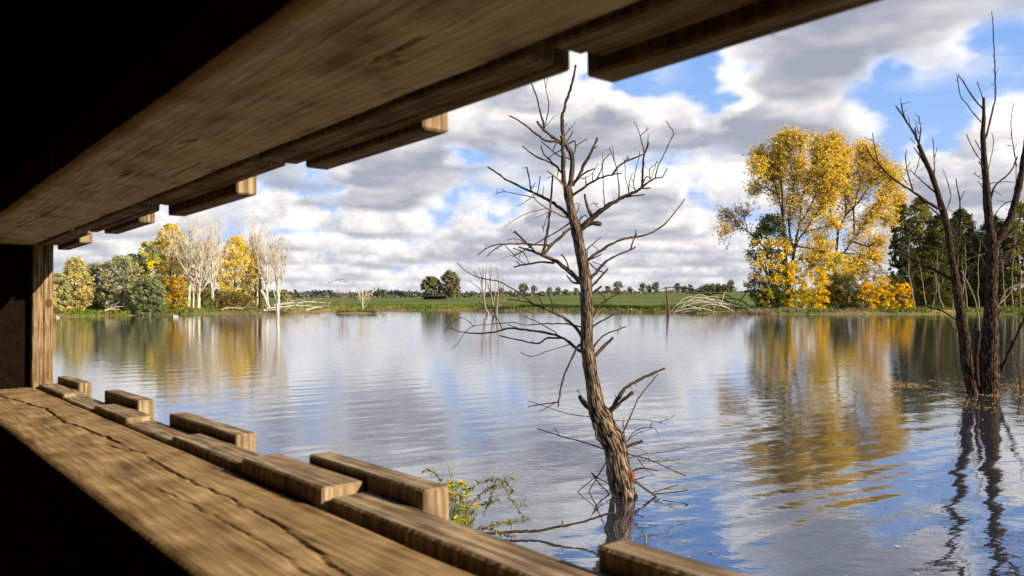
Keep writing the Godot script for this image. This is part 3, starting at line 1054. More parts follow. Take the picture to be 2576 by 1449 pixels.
	wet.tube(PackedVector3Array([at(1576, 1266, d), at(1573, 1254, d), at(1571.5, 1246, d)]), PackedFloat32Array([0.153, 0.1525, 0.149]), 30, 0.1, bark_noise, 1.0)
	wet.smooth()
	var wet_mat: StandardMaterial3D = mat.bark.duplicate()
	wet_mat.albedo_color = Color(0.42, 0.40, 0.38)
	wet_mat.roughness = 0.35
	tag(part("wet_foot", wet.mesh(), wet_mat, root), "dark soaked band of bark at the waterline")
	# a hanging slab of bark, a knot hole and a tuft of red rootlets
	limb(root, "loose_bark", d, [9, 6, 1493, 1062, 1496, 1082, 1499, 1102], mat.bark, 8, 0.0, 0.25, false).position += Vector3(0, 0, 0.10)
	limb(root, "loose_bark", d, [9, 4, 1556, 1080, 1566, 1096, 1570, 1112], mat.bark, 8, 0.0, 0.3, false).position += Vector3(0, 0, 0.06)
	var hole := MB.new()
	hole.origin = root.position
	var hc := at(1534, 1093, d - 0.142)
	for k in 14:
		var a0 := TAU * k / 14
		var a1 := TAU * (k + 1) / 14
		hole.tube(PackedVector3Array([hc + Vector3(cos(a0) * 0.040, sin(a0) * 0.048, 0.0), hc + Vector3(cos(a1) * 0.040, sin(a1) * 0.048, 0.0)]), PackedFloat32Array([0.014, 0.014]), 6)
	part("knot_ring", hole.mesh(), mat.bark, root)
	var pit := MB.new()
	pit.origin = root.position
	pit.tube(PackedVector3Array([hc + Vector3(0, 0, -0.03), hc + Vector3(0, 0, 0.004)]), PackedFloat32Array([0.03, 0.034]), 10)
	part("knot_hole", pit.mesh(), plain(1.0, lin(0.012, 0.009, 0.007)), root)
	var tuft := MB.new()
	tuft.origin = root.position
	var tc := at(1588, 1192, d - 0.12)
	for k in 60:
		var dir := (rnd_dir() + Vector3(0.5, 0, 0.5)).normalized()
		var p := tc + Vector3(rng.randf_range(-0.03, 0.03), rng.randf_range(-0.09, 0.07), rng.randf_range(-0.03, 0.03))
		tuft.tube(PackedVector3Array([p, p + dir * rng.randf_range(0.02, 0.06)]), PackedFloat32Array([0.0022, 0.0014]), 4)
	tag(part("rootlets", tuft.mesh(), plain(0.8, lin(0.42, 0.06, 0.035)), root), "tuft of thin red rootlets low on the trunk", "", "", "stuff")

func build_water_tree() -> void:
	rng.seed = 202
	drawn = []
	var d := 20.4
	var root := thing("dead_tree", "dead tree of several dark trunks standing in the lake at the right edge", "tree", at(2476, 991, d))
	trunk_of(root, d, [[2449, 1000, 27.0], [2447, 988, 25.9], [2431, 908, 25.9], [2426, 846, 25.5], [2418, 796, 24.5], [2411, 746, 22.5], [2402, 691, 18.9], [2391, 632, 15.3], [2384, 572, 16.2], [2371, 528, 16.2], [2358, 484, 12.6], [2344, 439, 12.6], [2323, 395, 10.8], [2311, 365, 9.9]], mat.shade_bark, 20, 0.16)
	trunk_of(root, d, [[2489, 1000, 49.7], [2488, 985, 46.5], [2487, 946, 47.5], [2488, 896, 45.3], [2493, 846, 35.3], [2492, 796, 32.4], [2493, 746, 27.9], [2495, 696, 27.0], [2496, 661, 27.0], [2499, 617, 27.0], [2489, 572, 18.9], [2484, 513, 18.9], [2480, 454, 16.2], [2475, 395, 12.6], [2472, 335, 11.3], [2475, 298, 8.1], [2474, 246, 6.3]], mat.shade_bark, 26, 0.18)
	var big := [
		[22, 10, 2500, 625, 2505, 611, 2523, 584, 2541, 549, 2555, 501, 2567, 448, 2576, 395, 2583, 340], [11, 9, 2459, 985, 2456, 896, 2463, 832], [8, 2.5, 2376, 530, 2363, 525, 2330, 507, 2295, 481, 2265, 463, 2241, 445, 2218, 421, 2197, 401, 2185, 383, 2178, 365],
		[9, 4, 2404, 716, 2398, 708, 2369, 688, 2324, 667, 2289, 647, 2259, 632], [9, 5, 2500, 668, 2511, 658, 2535, 635, 2558, 617, 2580, 588], [10, 6, 2500, 985, 2506, 971, 2524, 921, 2541, 883, 2559, 841, 2580, 795], [6, 3, 2313, 366, 2300, 337, 2279, 303, 2263, 280, 2253, 266], [6, 2, 2398, 645, 2413, 611, 2415, 566, 2415, 513, 2409, 475, 2404, 448]]
	for s in big:
		limb(root, "limb", d, s, mat.shade_bark, 9, 0.35, 0.1)
	var fine := [
		[5, 2, 2474, 366, 2486, 324, 2497, 280, 2504, 241, 2503, 181, 2500, 117, 2498, 65, 2495, 28], [4, 2.5, 2474, 276, 2471, 272, 2445, 241, 2424, 207, 2410, 187], [3, 2, 2474, 314, 2445, 280, 2434, 263, 2416, 241, 2408, 194], [2.5, 2, 2474, 250, 2466, 228, 2458, 206], [3, 2, 2474, 413, 2446, 371, 2432, 338], [2.5, 2, 2473, 390, 2453, 353], [2, 1.6, 2481, 484, 2459, 454], [2, 1.6, 2478, 457, 2450, 436], [4, 3, 2478, 430, 2462, 406], [2, 1.5, 2484, 436, 2499, 365, 2495, 335],
		[5, 3, 2489, 512, 2502, 469, 2526, 448, 2547, 424, 2560, 393], [2, 1.6, 2487, 462, 2529, 457, 2556, 460], [2, 1.6, 2556, 462, 2554, 395, 2543, 335], [2, 1.4, 2558, 420, 2550, 376, 2543, 311, 2550, 259], [3, 2, 2494, 560, 2505, 537, 2526, 513, 2545, 506], [4, 3, 2524, 602, 2558, 572, 2570, 531, 2580, 505], [3, 2, 2210, 412, 2201, 377, 2195, 335], [4, 3, 2370, 545, 2361, 540, 2336, 519, 2312, 501],
		[4, 2, 2297, 483, 2284, 436, 2278, 395, 2282, 377], [2, 1.5, 2284, 465, 2268, 443], [1.6, 1.2, 2284, 432, 2269, 424], [2, 1.5, 2284, 421, 2289, 406], [4, 2, 2356, 486, 2324, 460, 2289, 427], [2, 1.4, 2300, 440, 2312, 403, 2311, 365], [3, 2, 2350, 448, 2350, 395, 2347, 347], [2, 1.5, 2350, 400, 2358, 370], [2.5, 1.6, 2374, 540, 2381, 528, 2392, 490, 2373, 427], [4, 2.5, 2342, 434, 2324, 409, 2299, 371], [4, 3, 2311, 366, 2316, 337, 2317, 322], [4, 3, 2307, 350, 2302, 321], [2, 1.4, 2316, 337, 2316, 318, 2311, 290], [2, 1.4, 2312, 337, 2303, 308], [2, 1.5, 2302, 362, 2289, 346], [4, 3, 2282, 308, 2272, 285, 2267, 259], [2, 1.5, 2290, 315, 2284, 290],
		[5, 2.5, 2391, 636, 2384, 634, 2354, 624, 2307, 614, 2296, 599], [2, 1.6, 2415, 505, 2427, 480], [2, 1.6, 2413, 540, 2387, 528], [4, 3, 2416, 812, 2406, 806, 2373, 783, 2338, 773, 2308, 756, 2302, 745], [5, 2.5, 2463, 834, 2460, 791, 2446, 736, 2418, 681], [4, 2.5, 2447, 998, 2443, 990, 2421, 936, 2407, 883, 2408, 833], [2, 1.5, 2408, 838, 2392, 818, 2376, 795], [2, 1.5, 2398, 825, 2392, 800], [5, 3, 2456, 990, 2443, 921, 2442, 890, 2448, 846, 2456, 813], [3, 2, 2524, 916, 2540, 910, 2561, 902], [2, 1.5, 2512, 948, 2520, 944, 2546, 946], [5, 3, 2502, 800, 2511, 796, 2524, 776, 2580, 759], [4, 3, 2506, 775, 2514, 766, 2534, 728, 2580, 711], [3, 2, 2506, 770, 2530, 750, 2552, 720], [3, 2, 2488, 990, 2487, 958], [2, 1.5, 2540, 885, 2530, 862, 2523, 856], [2, 1.5, 2534, 896, 2528, 870], [3, 2, 2490, 640, 2470, 608, 2450, 580], [2, 1.4, 2440, 690, 2452, 660, 2450, 640], [2.5, 1.6, 2500, 700, 2480, 668, 2466, 640]]
	for s in fine:
		limb(root, "twig", d, s, mat.pale_twig if s[3] > 600 and fposmod(s[2] * 0.37, 1.0) < 0.4 else mat.twig, 5, 0.5)
	var mb := MB.new()
	mb.origin = root.position
	for k in 120:
		var s: Array = drawn[rng.randi_range(26, drawn.size() - 1)]
		var p: Vector2 = s[0].lerp(s[1], rng.randf())
		var a := at(p.x, p.y, s[2])
		var dir := (rnd_dir() + Vector3(0, 0.6, 0)).normalized()
		var len := rng.randf_range(0.06, 0.3)
		var r := rng.randf_range(0.005, 0.009)
		mb.tube(PackedVector3Array([a, a + dir * len * 0.6, a + dir * len + rnd_dir() * 0.03]), PackedFloat32Array([r, r * 0.8, r * 0.6]), 5)
	part("spurs", mb.mesh(), mat.twig, root).set_meta("kind", "stuff")
	# a thin dead sapling beside it
	drawn = []
	var s2 := thing("dead_sapling", "thin broken sapling poking out of the lake at the right frame edge", "sapling", at(2568, 975, 21.0))
	limb(s2, "stem", 21.0, [4, 3, 2569, 985, 2564, 941, 2558, 913], mat.twig, 5, 0.1)
	limb(s2, "twig", 21.0, [2, 1.5, 2566, 955, 2573, 940], mat.twig, 5, 0.1)
# ---------------------------------------------------------------- living trees
func foot(px: float, d: float) -> Vector3:
	# the ground at a distance, under a column of the picture
	var x := (px - CX) / F * d
	return Vector3(x, ground_height(x, -d), -d)

func height_at(py: float, d: float) -> float:
	return at(CX, py, d).y

func tint(pal: Array, vary := 0.22) -> Color:
	var c: Color = pal[rng.randi() % pal.size()]
	var k := 1.0 + rng.randf_range(-vary, vary)
	return Color(c.r * k, c.g * k * (1.0 + rng.randf_range(-0.06, 0.06)), c.b * k)

func puff(mb: MB, ctr: Vector3, r: Vector3, count: int, size: float, col: Color, long := 1.3) -> void:
	# a clump of leaves: more of them towards its outside
	for k in count:
		var q := rnd_dir() * pow(rng.randf(), 0.45)
		var a := rnd_dir()
		var b := a.cross(rnd_dir()).normalized()
		var s := size * rng.randf_range(0.6, 1.25)
		var v := rng.randf_range(0.72, 1.22)
		mb.leaf(ctr + q * r, a * s * long, b * s * 0.75, Color(col.r * v, col.g * v, col.b * v))

func shape(kind: String, h: float) -> float:
	# half width of a crown at a height from 0 to 1
	match kind:
		"dome":
			return pow(maxf(sin(PI * clampf(h * 0.80 + 0.14, 0.0, 1.0)), 0.0), 0.55)
		"egg":
			return pow(maxf(sin(PI * clampf(h * 0.92 + 0.04, 0.0, 1.0)), 0.0), 0.7) * (1.15 - 0.35 * h)
		"cone":
			return pow(1.0 - h, 0.75) * 0.95 + 0.05
		"column":
			return 0.8 * pow(1.0 - pow(h, 5.0), 0.6) + 0.2 * sin(PI * h)
		"fan":
			return 0.35 + 0.65 * pow(maxf(sin(PI * clampf(h * 0.62 + 0.22, 0.0, 1.0)), 0.0), 0.8)
	return 1.0

func crown(mb: MB, base: Vector3, height: float, half: float, kind: String, clumps: int, per: int, size: float, pal: Array, clump := 0.26, flat := 0.85) -> void:
	for k in clumps:
		var h := rng.randf()
		var r := shape(kind, h) * half
		var a := rng.randf() * TAU
		var q := pow(rng.randf(), 0.42)
		var p := base + Vector3(cos(a) * r * q, h * height, sin(a) * r * q * flat)
		var cr := half * clump * rng.randf_range(0.65, 1.35)
		puff(mb, p, Vector3(cr, cr * 0.8, cr), per, size, tint(pal))

func stem_path(a: Vector3, b: Vector3, bow: Vector3, n: int, wob: float) -> PackedVector3Array:
	var p := PackedVector3Array()
	for i in n + 1:
		var f := float(i) / n
		var q := a.lerp(b, f) + bow * sin(PI * f)
		if i > 0 and i < n:
			q += rnd_dir() * wob
		p.append(q)
	return p

func taper(n: int, r0: float, r1: float) -> PackedFloat32Array:
	var r := PackedFloat32Array()
	for i in n:
		r.append(lerpf(r0, r1, pow(float(i) / (n - 1), 0.85)))
	return r

func leafy_tree(called: String, label: String, category: String, px: float, d: float, top: float, half_px: float, kind: String, pal: Array, clumps: int, per: int, size: float, group := "", bare := 0.15, leaf_mat: Material = null, clump := 0.26) -> Node3D:
	var p := foot(px, d)
	var o := thing(called, label, category, p, group)
	var h := height_at(top, d) - p.y
	var half := half_px / F * d
	var wood := MB.new()
	var r0 := clampf(h * 0.018, 0.06, 0.4)
	var tip := Vector3(rng.randf_range(-0.1, 0.1) * half, h * 0.7, 0)
	wood.tube(stem_path(Vector3(0, -0.3, 0), tip, Vector3(rng.randf_range(-0.3, 0.3), 0, 0), 7, h * 0.008), taper(8, r0, r0 * 0.35), 8)
	part("trunk", wood.mesh(), mat.grey_bark, o)
	var limbs := MB.new()
	for k in 9:
		var f := rng.randf_range(0.15, 0.6)
		var a := rng.randf() * TAU
		var hh := minf(f + rng.randf_range(0.15, 0.4), 0.93)
		var e := Vector3(cos(a), 0, sin(a)) * half * 0.8 * shape(kind, hh) + Vector3(0, h * hh, 0)
		limbs.tube(stem_path(tip * f / 0.7, e, Vector3(0, h * 0.03, 0), 5, h * 0.01), taper(6, r0 * 0.5, r0 * 0.12), 5)
	part("limbs", limbs.mesh(), mat.grey_bark, o)
	var leaves := MB.new()
	crown(leaves, Vector3(0, h * bare, 0), h * (1.0 - bare), half, kind, clumps, per, size, pal, clump)
	part("crown", leaves.mesh(), leaf_mat if leaf_mat else mat.leaf, o)
	return o

func bush(called: String, label: String, px: float, d: float, top: float, half_px: float, pal: Array, clumps: int, per: int, size: float, group := "", leaf_mat: Material = null) -> Node3D:
	var p := foot(px, d)
	var o := thing(called, label, "shrub", p, group)
	var h := height_at(top, d) - p.y
	var half := half_px / F * d
	var wood := MB.new()
	for k in 9:
		var a := rng.randf() * TAU
		var e := Vector3(cos(a) * half * rng.randf_range(0.2, 0.8), h * rng.randf_range(0.5, 0.9), sin(a) * half * 0.6)
		wood.tube(stem_path(Vector3(cos(a), -0.2, sin(a)) * 0.2, e, Vector3(0, h * 0.08, 0), 4, h * 0.02), taper(5, 0.045, 0.015), 5)
	part("stems", wood.mesh(), mat.grey_bark, o)
	var leaves := MB.new()
	crown(leaves, Vector3.ZERO, h * 0.95, half, "dome", int(clumps * 1.9), int(per * 0.6), size * 0.9, pal, 0.17)
	part("foliage", leaves.mesh(), leaf_mat if leaf_mat else mat.leaf, o)
	return o

# sub-branches with leaves along a drawn limb
func dress(wood: MB, leaves: MB, path: PackedVector3Array, from: float, count: int, reach: float, per: int, size: float, pal: Array, spread: float, side := Vector3.ZERO) -> void:
	for k in count:
		var f := lerpf(from, 1.0, sqrt(rng.randf()))
		var i := clampi(int(f * (path.size() - 1)), 0, path.size() - 2)
		var a := path[i].lerp(path[i + 1], f * (path.size() - 1) - i)
		var dir := ((path[i + 1] - path[i]).normalized() * 0.8 + Vector3(0, 0.45, 0) + rnd_dir() * spread + side).normalized()
		var len := reach * rng.randf_range(0.45, 1.1) * (1.15 - 0.5 * f)
		var b := a + dir * len
		var sp := stem_path(a, b, Vector3(0, -len * 0.05, 0), 4, len * 0.05)
		wood.tube(sp, taper(5, 0.035, 0.012), 4)
		for q in 5:
			var g := rng.randf_range(0.38, 1.05)
			var c := a.lerp(b, g) + rnd_dir() * len * 0.30
			if rng.randf() < 0.5:
				wood.tube(PackedVector3Array([a.lerp(b, g * 0.8), c]), PackedFloat32Array([0.014, 0.008]), 3)
			var cr := rng.randf_range(0.14, 0.40)
			puff(leaves, c, Vector3(cr, cr * 0.85, cr), per, size, tint(pal), 1.0)

func drawn_path(spec: Array, d: float, lean: float) -> PackedVector3Array:
	var p := PackedVector3Array()
	for i in range(0, spec.size() - 1, 2):
		var f := float(i) / (spec.size() - 2)
		p.append(at(spec[i], spec[i + 1], d + lean * f))
	return p

func gold() -> Array:
	return [Color(0.88, 0.57, 0.05), Color(0.92, 0.63, 0.06), Color(0.82, 0.53, 0.07), Color(0.94, 0.70, 0.13), Color(0.92, 0.66, 0.08), Color(0.62, 0.54, 0.07)]

func drawn_poplar(label: String, d: float, trunk: Array, specs: Array, pal: Array, count: int, per: int) -> Node3D:
	# trunk: [x, y, width, ...]; specs: [lean in depth, width px, x, y, x, y, ...]
	var base := at(trunk[0], trunk[1], d)
	base.y = ground_height(base.x, base.z)
	var o := thing("poplar_tree", label, "tree", base, "golden poplars on the right shore")
	var wood := MB.new()
	wood.origin = base
	var tp := PackedVector3Array([base - Vector3(0, 0.4, 0)])
	var tr := PackedFloat32Array([trunk[2] * 0.6 / F * d])
	for i in range(0, trunk.size(), 3):
		tp.append(at(trunk[i], trunk[i + 1], d))
		tr.append(trunk[i + 2] * 0.5 / F * d)
	wood.tube(tp, tr, 9)
	part("trunk", wood.mesh(), mat.grey_bark, o)
	var leaves := MB.new()
	leaves.origin = base
	var twigs := MB.new()
	twigs.origin = base
	for s in specs:
		var path := drawn_path(s.slice(2), d, s[0])
		var lb := MB.new()
		lb.origin = base
		lb.tube(path, taper(path.size(), s[1] * 0.5 / F * d, 0.03), 6)
		part("limb", lb.mesh(), mat.grey_bark, o)
		var len := 0.0
		for i in path.size() - 1:
			len += path[i].distance_to(path[i + 1])
		dress(twigs, leaves, path, 0.16, int(count * len / 12.0), 3.6, per, 0.105, pal, 1.1)
	part("twigs", twigs.mesh(), mat.grey_bark, o).set_meta("kind", "stuff")
	part("crown", leaves.mesh(), mat.leaf, o)
	return o

func build_poplars() -> void:
	rng.seed = 303
	var d := 127.0
	drawn_poplar("tall golden poplar with open forked trunk, the tallest tree on the right shore", d, [1983, 768, 15, 1981, 696, 13, 1986, 684, 12], [
		[3.0, 9, 1981, 696, 1974, 617, 1971, 576, 1967, 531, 1957, 490, 1945, 452, 1931, 425, 1906, 392],
		[-2.5, 8, 1988, 684, 1998, 634, 1987, 590, 1983, 548, 1990, 514, 1998, 456, 2010, 421, 2016, 345],
		[4.0, 8, 1990, 680, 2003, 600, 2012, 562, 2017, 494, 2038, 452, 2055, 421, 2060, 352],
		[-4.0, 7, 1995, 640, 2010, 600, 2024, 583, 2051, 542, 2082, 500, 2108, 455],
		[1.5, 6, 1970, 560, 1967, 473, 1958, 430, 1960, 352],
		[-2.0, 5, 1998, 456, 1988, 410, 1985, 345],
		[2.0, 5, 1957, 490, 1925, 470, 1902, 478],
		[5.0, 5, 2038, 452, 2080, 410, 2100, 375],
		[-5.0, 5, 2012, 562, 2040, 520, 2060, 470, 2085, 420],
		[-3.0, 5, 2024, 583, 2060, 575, 2095, 565], [-4.0, 5, 2003, 620, 2040, 625, 2080, 640], [3.0, 5, 1990, 670, 2015, 650, 2045, 655], [4.0, 5, 2055, 421, 2085, 390, 2095, 350], [-3.0, 4, 1945, 452, 1920, 440, 1897, 425], [3.0, 4, 1998, 456, 1975, 420, 1950, 395]], gold(), 155, 7)
	drawn_poplar("broad golden poplar leaning right, beside the dark wood", d + 5.0, [2108, 750, 12, 2101, 690, 11, 2100, 668, 10], [
		[1.0, 8, 2101, 668, 2108, 583, 2127, 541, 2127, 494, 2130, 445, 2122, 382],
		[-3.0, 7, 2103, 665, 2122, 637, 2144, 607, 2165, 576, 2192, 545, 2224, 510],
		[3.0, 6, 2150, 600, 2147, 531, 2158, 480, 2171, 428, 2168, 375],
		[-2.0, 6, 2127, 541, 2161, 507, 2195, 456, 2212, 412],
		[4.0, 5, 2165, 576, 2205, 520, 2235, 470, 2240, 435],
		[-4.0, 5, 2108, 583, 2090, 540, 2085, 480, 2095, 410],
		[2.0, 5, 2192, 545, 2215, 545, 2235, 556],
		[-4.0, 5, 2144, 607, 2180, 620, 2215, 612],
		[3.0, 5, 2122, 637, 2165, 640, 2205, 655],
		[0.0, 5, 2101, 680, 2075, 640, 2062, 600], [-5.0, 5, 2147, 531, 2120, 480, 2112, 420], [3.0, 5, 2171, 428, 2190, 400, 2195, 385], [-3.0, 5, 2195, 456, 2225, 440, 2248, 460], [4.0, 5, 2219, 514, 2240, 520, 2255, 500], [-3.0, 5, 2165, 640, 2150, 680, 2140, 690], [2.0, 5, 2100, 660, 2130, 660, 2165, 670], [-2.0, 5, 2090, 560, 2070, 520, 2068, 480]], gold(), 160, 7)
	# the sparse low limb reaching left over the meadow
	rng.seed = 304
	var o := drawn_poplar("slender sparse poplar arching left over the meadow beside the dark leafy tree", d + 3.0, [1960, 772, 8, 1942, 690, 7, 1925, 625, 6], [
		[2.0, 5, 1925, 625, 1887, 586, 1853, 562, 1827, 545], [-1.5, 3, 1870, 574, 1845, 577, 1820, 580], [1.0, 3, 1880, 580, 1874, 555, 1872, 538]], [Color(0.82, 0.52, 0.12), Color(0.70, 0.45, 0.12)], 90, 7)
	o.name = "arching_poplar"
	# shrubs and young trees round their feet
	var dark := [Color(0.035, 0.055, 0.012), Color(0.05, 0.075, 0.015), Color(0.07, 0.09, 0.02), Color(0.10, 0.11, 0.02)]
	var t := leafy_tree("young_poplar", "dark green young poplar with yellow patches, left foot of the golden poplars", "tree", 1935, d - 2.0, 545, 62, "egg", dark, 150, 75, 0.13, "", 0.02)
	var yellow := MB.new()
	for k in 60:
		var h := rng.randf_range(0.30, 0.82)
		var a := rng.randf() * TAU
		var r := 62.0 / F * d * shape("egg", h) * rng.randf_range(0.75, 1.05)
		puff(yellow, Vector3(cos(a) * r, h * 13.6, absf(sin(a)) * r), Vector3(0.7, 0.55, 0.7), 40, 0.13, tint([Color(0.80, 0.54, 0.025), Color(0.70, 0.48, 0.025)]))
	tag(part("yellow_foliage", yellow.mesh(), mat.leaf, t), "patches of yellowed leaves on the dark crown")
	bush("poplar_shrub", "bright yellow shrub with a few bare stems under the golden poplars", 2046, d - 3.0, 668, 40, [Color(0.85, 0.60, 0.025), Color(0.78, 0.52, 0.02)], 60, 60, 0.12)
	bush("poplar_shrub", "small yellow-green shrub in front of the dark young poplar", 1925, d - 4.5, 712, 24, [Color(0.55, 0.45, 0.02), Color(0.35, 0.33, 0.02)], 26, 45, 0.11)
	bush("poplar_shrub", "yellow-green bush between the two golden poplar trunks", 2066, d + 3.0, 610, 36, [Color(0.68, 0.54, 0.03), Color(0.36, 0.42, 0.035), Color(0.80, 0.56, 0.03)], 70, 55, 0.12)
	bush("thorn_bush", "olive brown thorn bush right of the bright yellow shrub", 2122, d - 2.0, 688, 46, [Color(0.14, 0.125, 0.03), Color(0.10, 0.10, 0.025), Color(0.20, 0.14, 0.03)], 110, 60, 0.11)
	bush("thorn_bush", "rusty brown bush rising behind the olive bush", 2190, d + 2.0, 655, 50, [Color(0.30, 0.19, 0.05), Color(0.22, 0.165, 0.04), Color(0.36, 0.25, 0.05)], 80, 50, 0.11)
	bush("sallow_bush", "low golden bush at the water, leftmost of the row by the grass bank", 2182, d - 4.0, 706, 26, [Color(0.88, 0.57, 0.015), Color(0.80, 0.49, 0.015)], 34, 60, 0.12, "golden low bushes")
	bush("sallow_bush", "middle and tallest of the low golden bushes by the grass bank", 2222, d - 3.5, 694, 30, [Color(0.88, 0.60, 0.02), Color(0.70, 0.58, 0.03), Color(0.82, 0.52, 0.015)], 44, 60, 0.12, "golden low bushes")
	bush("sallow_bush", "low golden bush beside the slender pale trunk, rightmost of its row", 2268, d - 4.0, 712, 30, [Color(0.88, 0.56, 0.015), Color(0.80, 0.48, 0.015)], 38, 60, 0.12, "golden low bushes")
	bush("poplar_shrub", "lemon yellow shrub at the foot of the tall forked poplar", 1992, d - 2.0, 652, 34, [Color(0.80, 0.60, 0.04), Color(0.52, 0.50, 0.05), Color(0.88, 0.62, 0.04)], 70, 55, 0.12)
	bush("poplar_shrub", "yellow-green shrub hiding the trunk of the right-leaning poplar", 2100, d + 1.0, 628, 44, [Color(0.72, 0.58, 0.05), Color(0.46, 0.46, 0.05), Color(0.84, 0.60, 0.05)], 90, 55, 0.12)
	bush("thorn_bush", "dull green bush behind the low golden bushes", 2245, d + 4.0, 690, 44, [Color(0.12, 0.12, 0.02), Color(0.18, 0.15, 0.02)], 60, 50, 0.12)

func bare_tree(called: String, label: String, base: Vector3, h: float, half: float, limbs: int, m: Material, group := "", split := 0.28, r0 := 0.0, twigs_per := 9) -> Node3D:
	var o := thing(called, label, "tree", base, group)
	if r0 == 0.0:
		r0 = h * 0.021
	var tip := Vector3(rng.randf_range(-0.06, 0.06) * half, h * 0.62, rng.randf_range(-0.06, 0.06) * half)
	var wood := MB.new()
	var tp := stem_path(Vector3(0, -0.3, 0), tip, Vector3(rng.randf_range(-0.2, 0.2), 0, 0), 8, h * 0.006)
	var rr := taper(9, r0, r0 * 0.4)
	rr[0] = r0 * 1.35
	wood.tube(tp, rr, 9)
	part("trunk", wood.mesh(), m, o)
	var twigs := MB.new()
	for k in limbs:
		var f := lerpf(split, 0.58, float(k) / maxf(limbs - 1, 1)) + rng.randf_range(-0.03, 0.03)
		var a := k * 2.4 + rng.randf_range(-0.4, 0.4)
		var start := tip * f / 0.62
		var hh := rng.randf_range(0.72, 1.0)
		var outw := half * rng.randf_range(0.3, 1.05)
		var e := Vector3(cos(a) * outw, h * hh, sin(a) * outw * 0.8)
		# up and outwards first, then nearly upright
		var mid := start.lerp(e, 0.4) + Vector3(cos(a), 0, sin(a)) * half * 0.22 - Vector3(0, h * 0.03, 0)
		var path := PackedVector3Array()
		for i in 9:
			var g := i / 8.0
			path.append(start * (1 - g) * (1 - g) + mid * 2.0 * g * (1 - g) + e * g * g + (rnd_dir() * h * 0.008 if i > 0 else Vector3.ZERO))
		var lb := MB.new()
		lb.tube(path, taper(9, r0 * rng.randf_range(0.22, 0.36), 0.012), 6)
		part("limb", lb.mesh(), m, o)
		for q in twigs_per:
			var g := rng.randf_range(0.25, 0.97)
			var i := int(g * 7.99)
			var s := path[i].lerp(path[i + 1], g * 8.0 - i)
			var dir := ((path[i + 1] - path[i]).normalized() + Vector3(0, 0.5, 0) + rnd_dir() * 0.75).normalized()
			var len := h * rng.randf_range(0.06, 0.17) * (1.2 - 0.6 * g)
			var tw := stem_path(s, s + dir * len, Vector3(0, -len * 0.06, 0), 4, len * 0.05)
			twigs.tube(tw, taper(5, r0 * 0.12, 0.008), 4)
			for z in 3:
				var c := tw[rng.randi_range(1, 3)]
				var dd := (dir + Vector3(0, 0.4, 0) + rnd_dir() * 0.7).normalized()
				twigs.tube(PackedVector3Array([c, c + dd * len * 0.3, c + dd * len * 0.55 + rnd_dir() * len * 0.06]), PackedFloat32Array([r0 * 0.06, r0 * 0.05, 0.006]), 3)
	part("twigs", twigs.mesh(), m, o).set_meta("kind", "stuff")
	return o

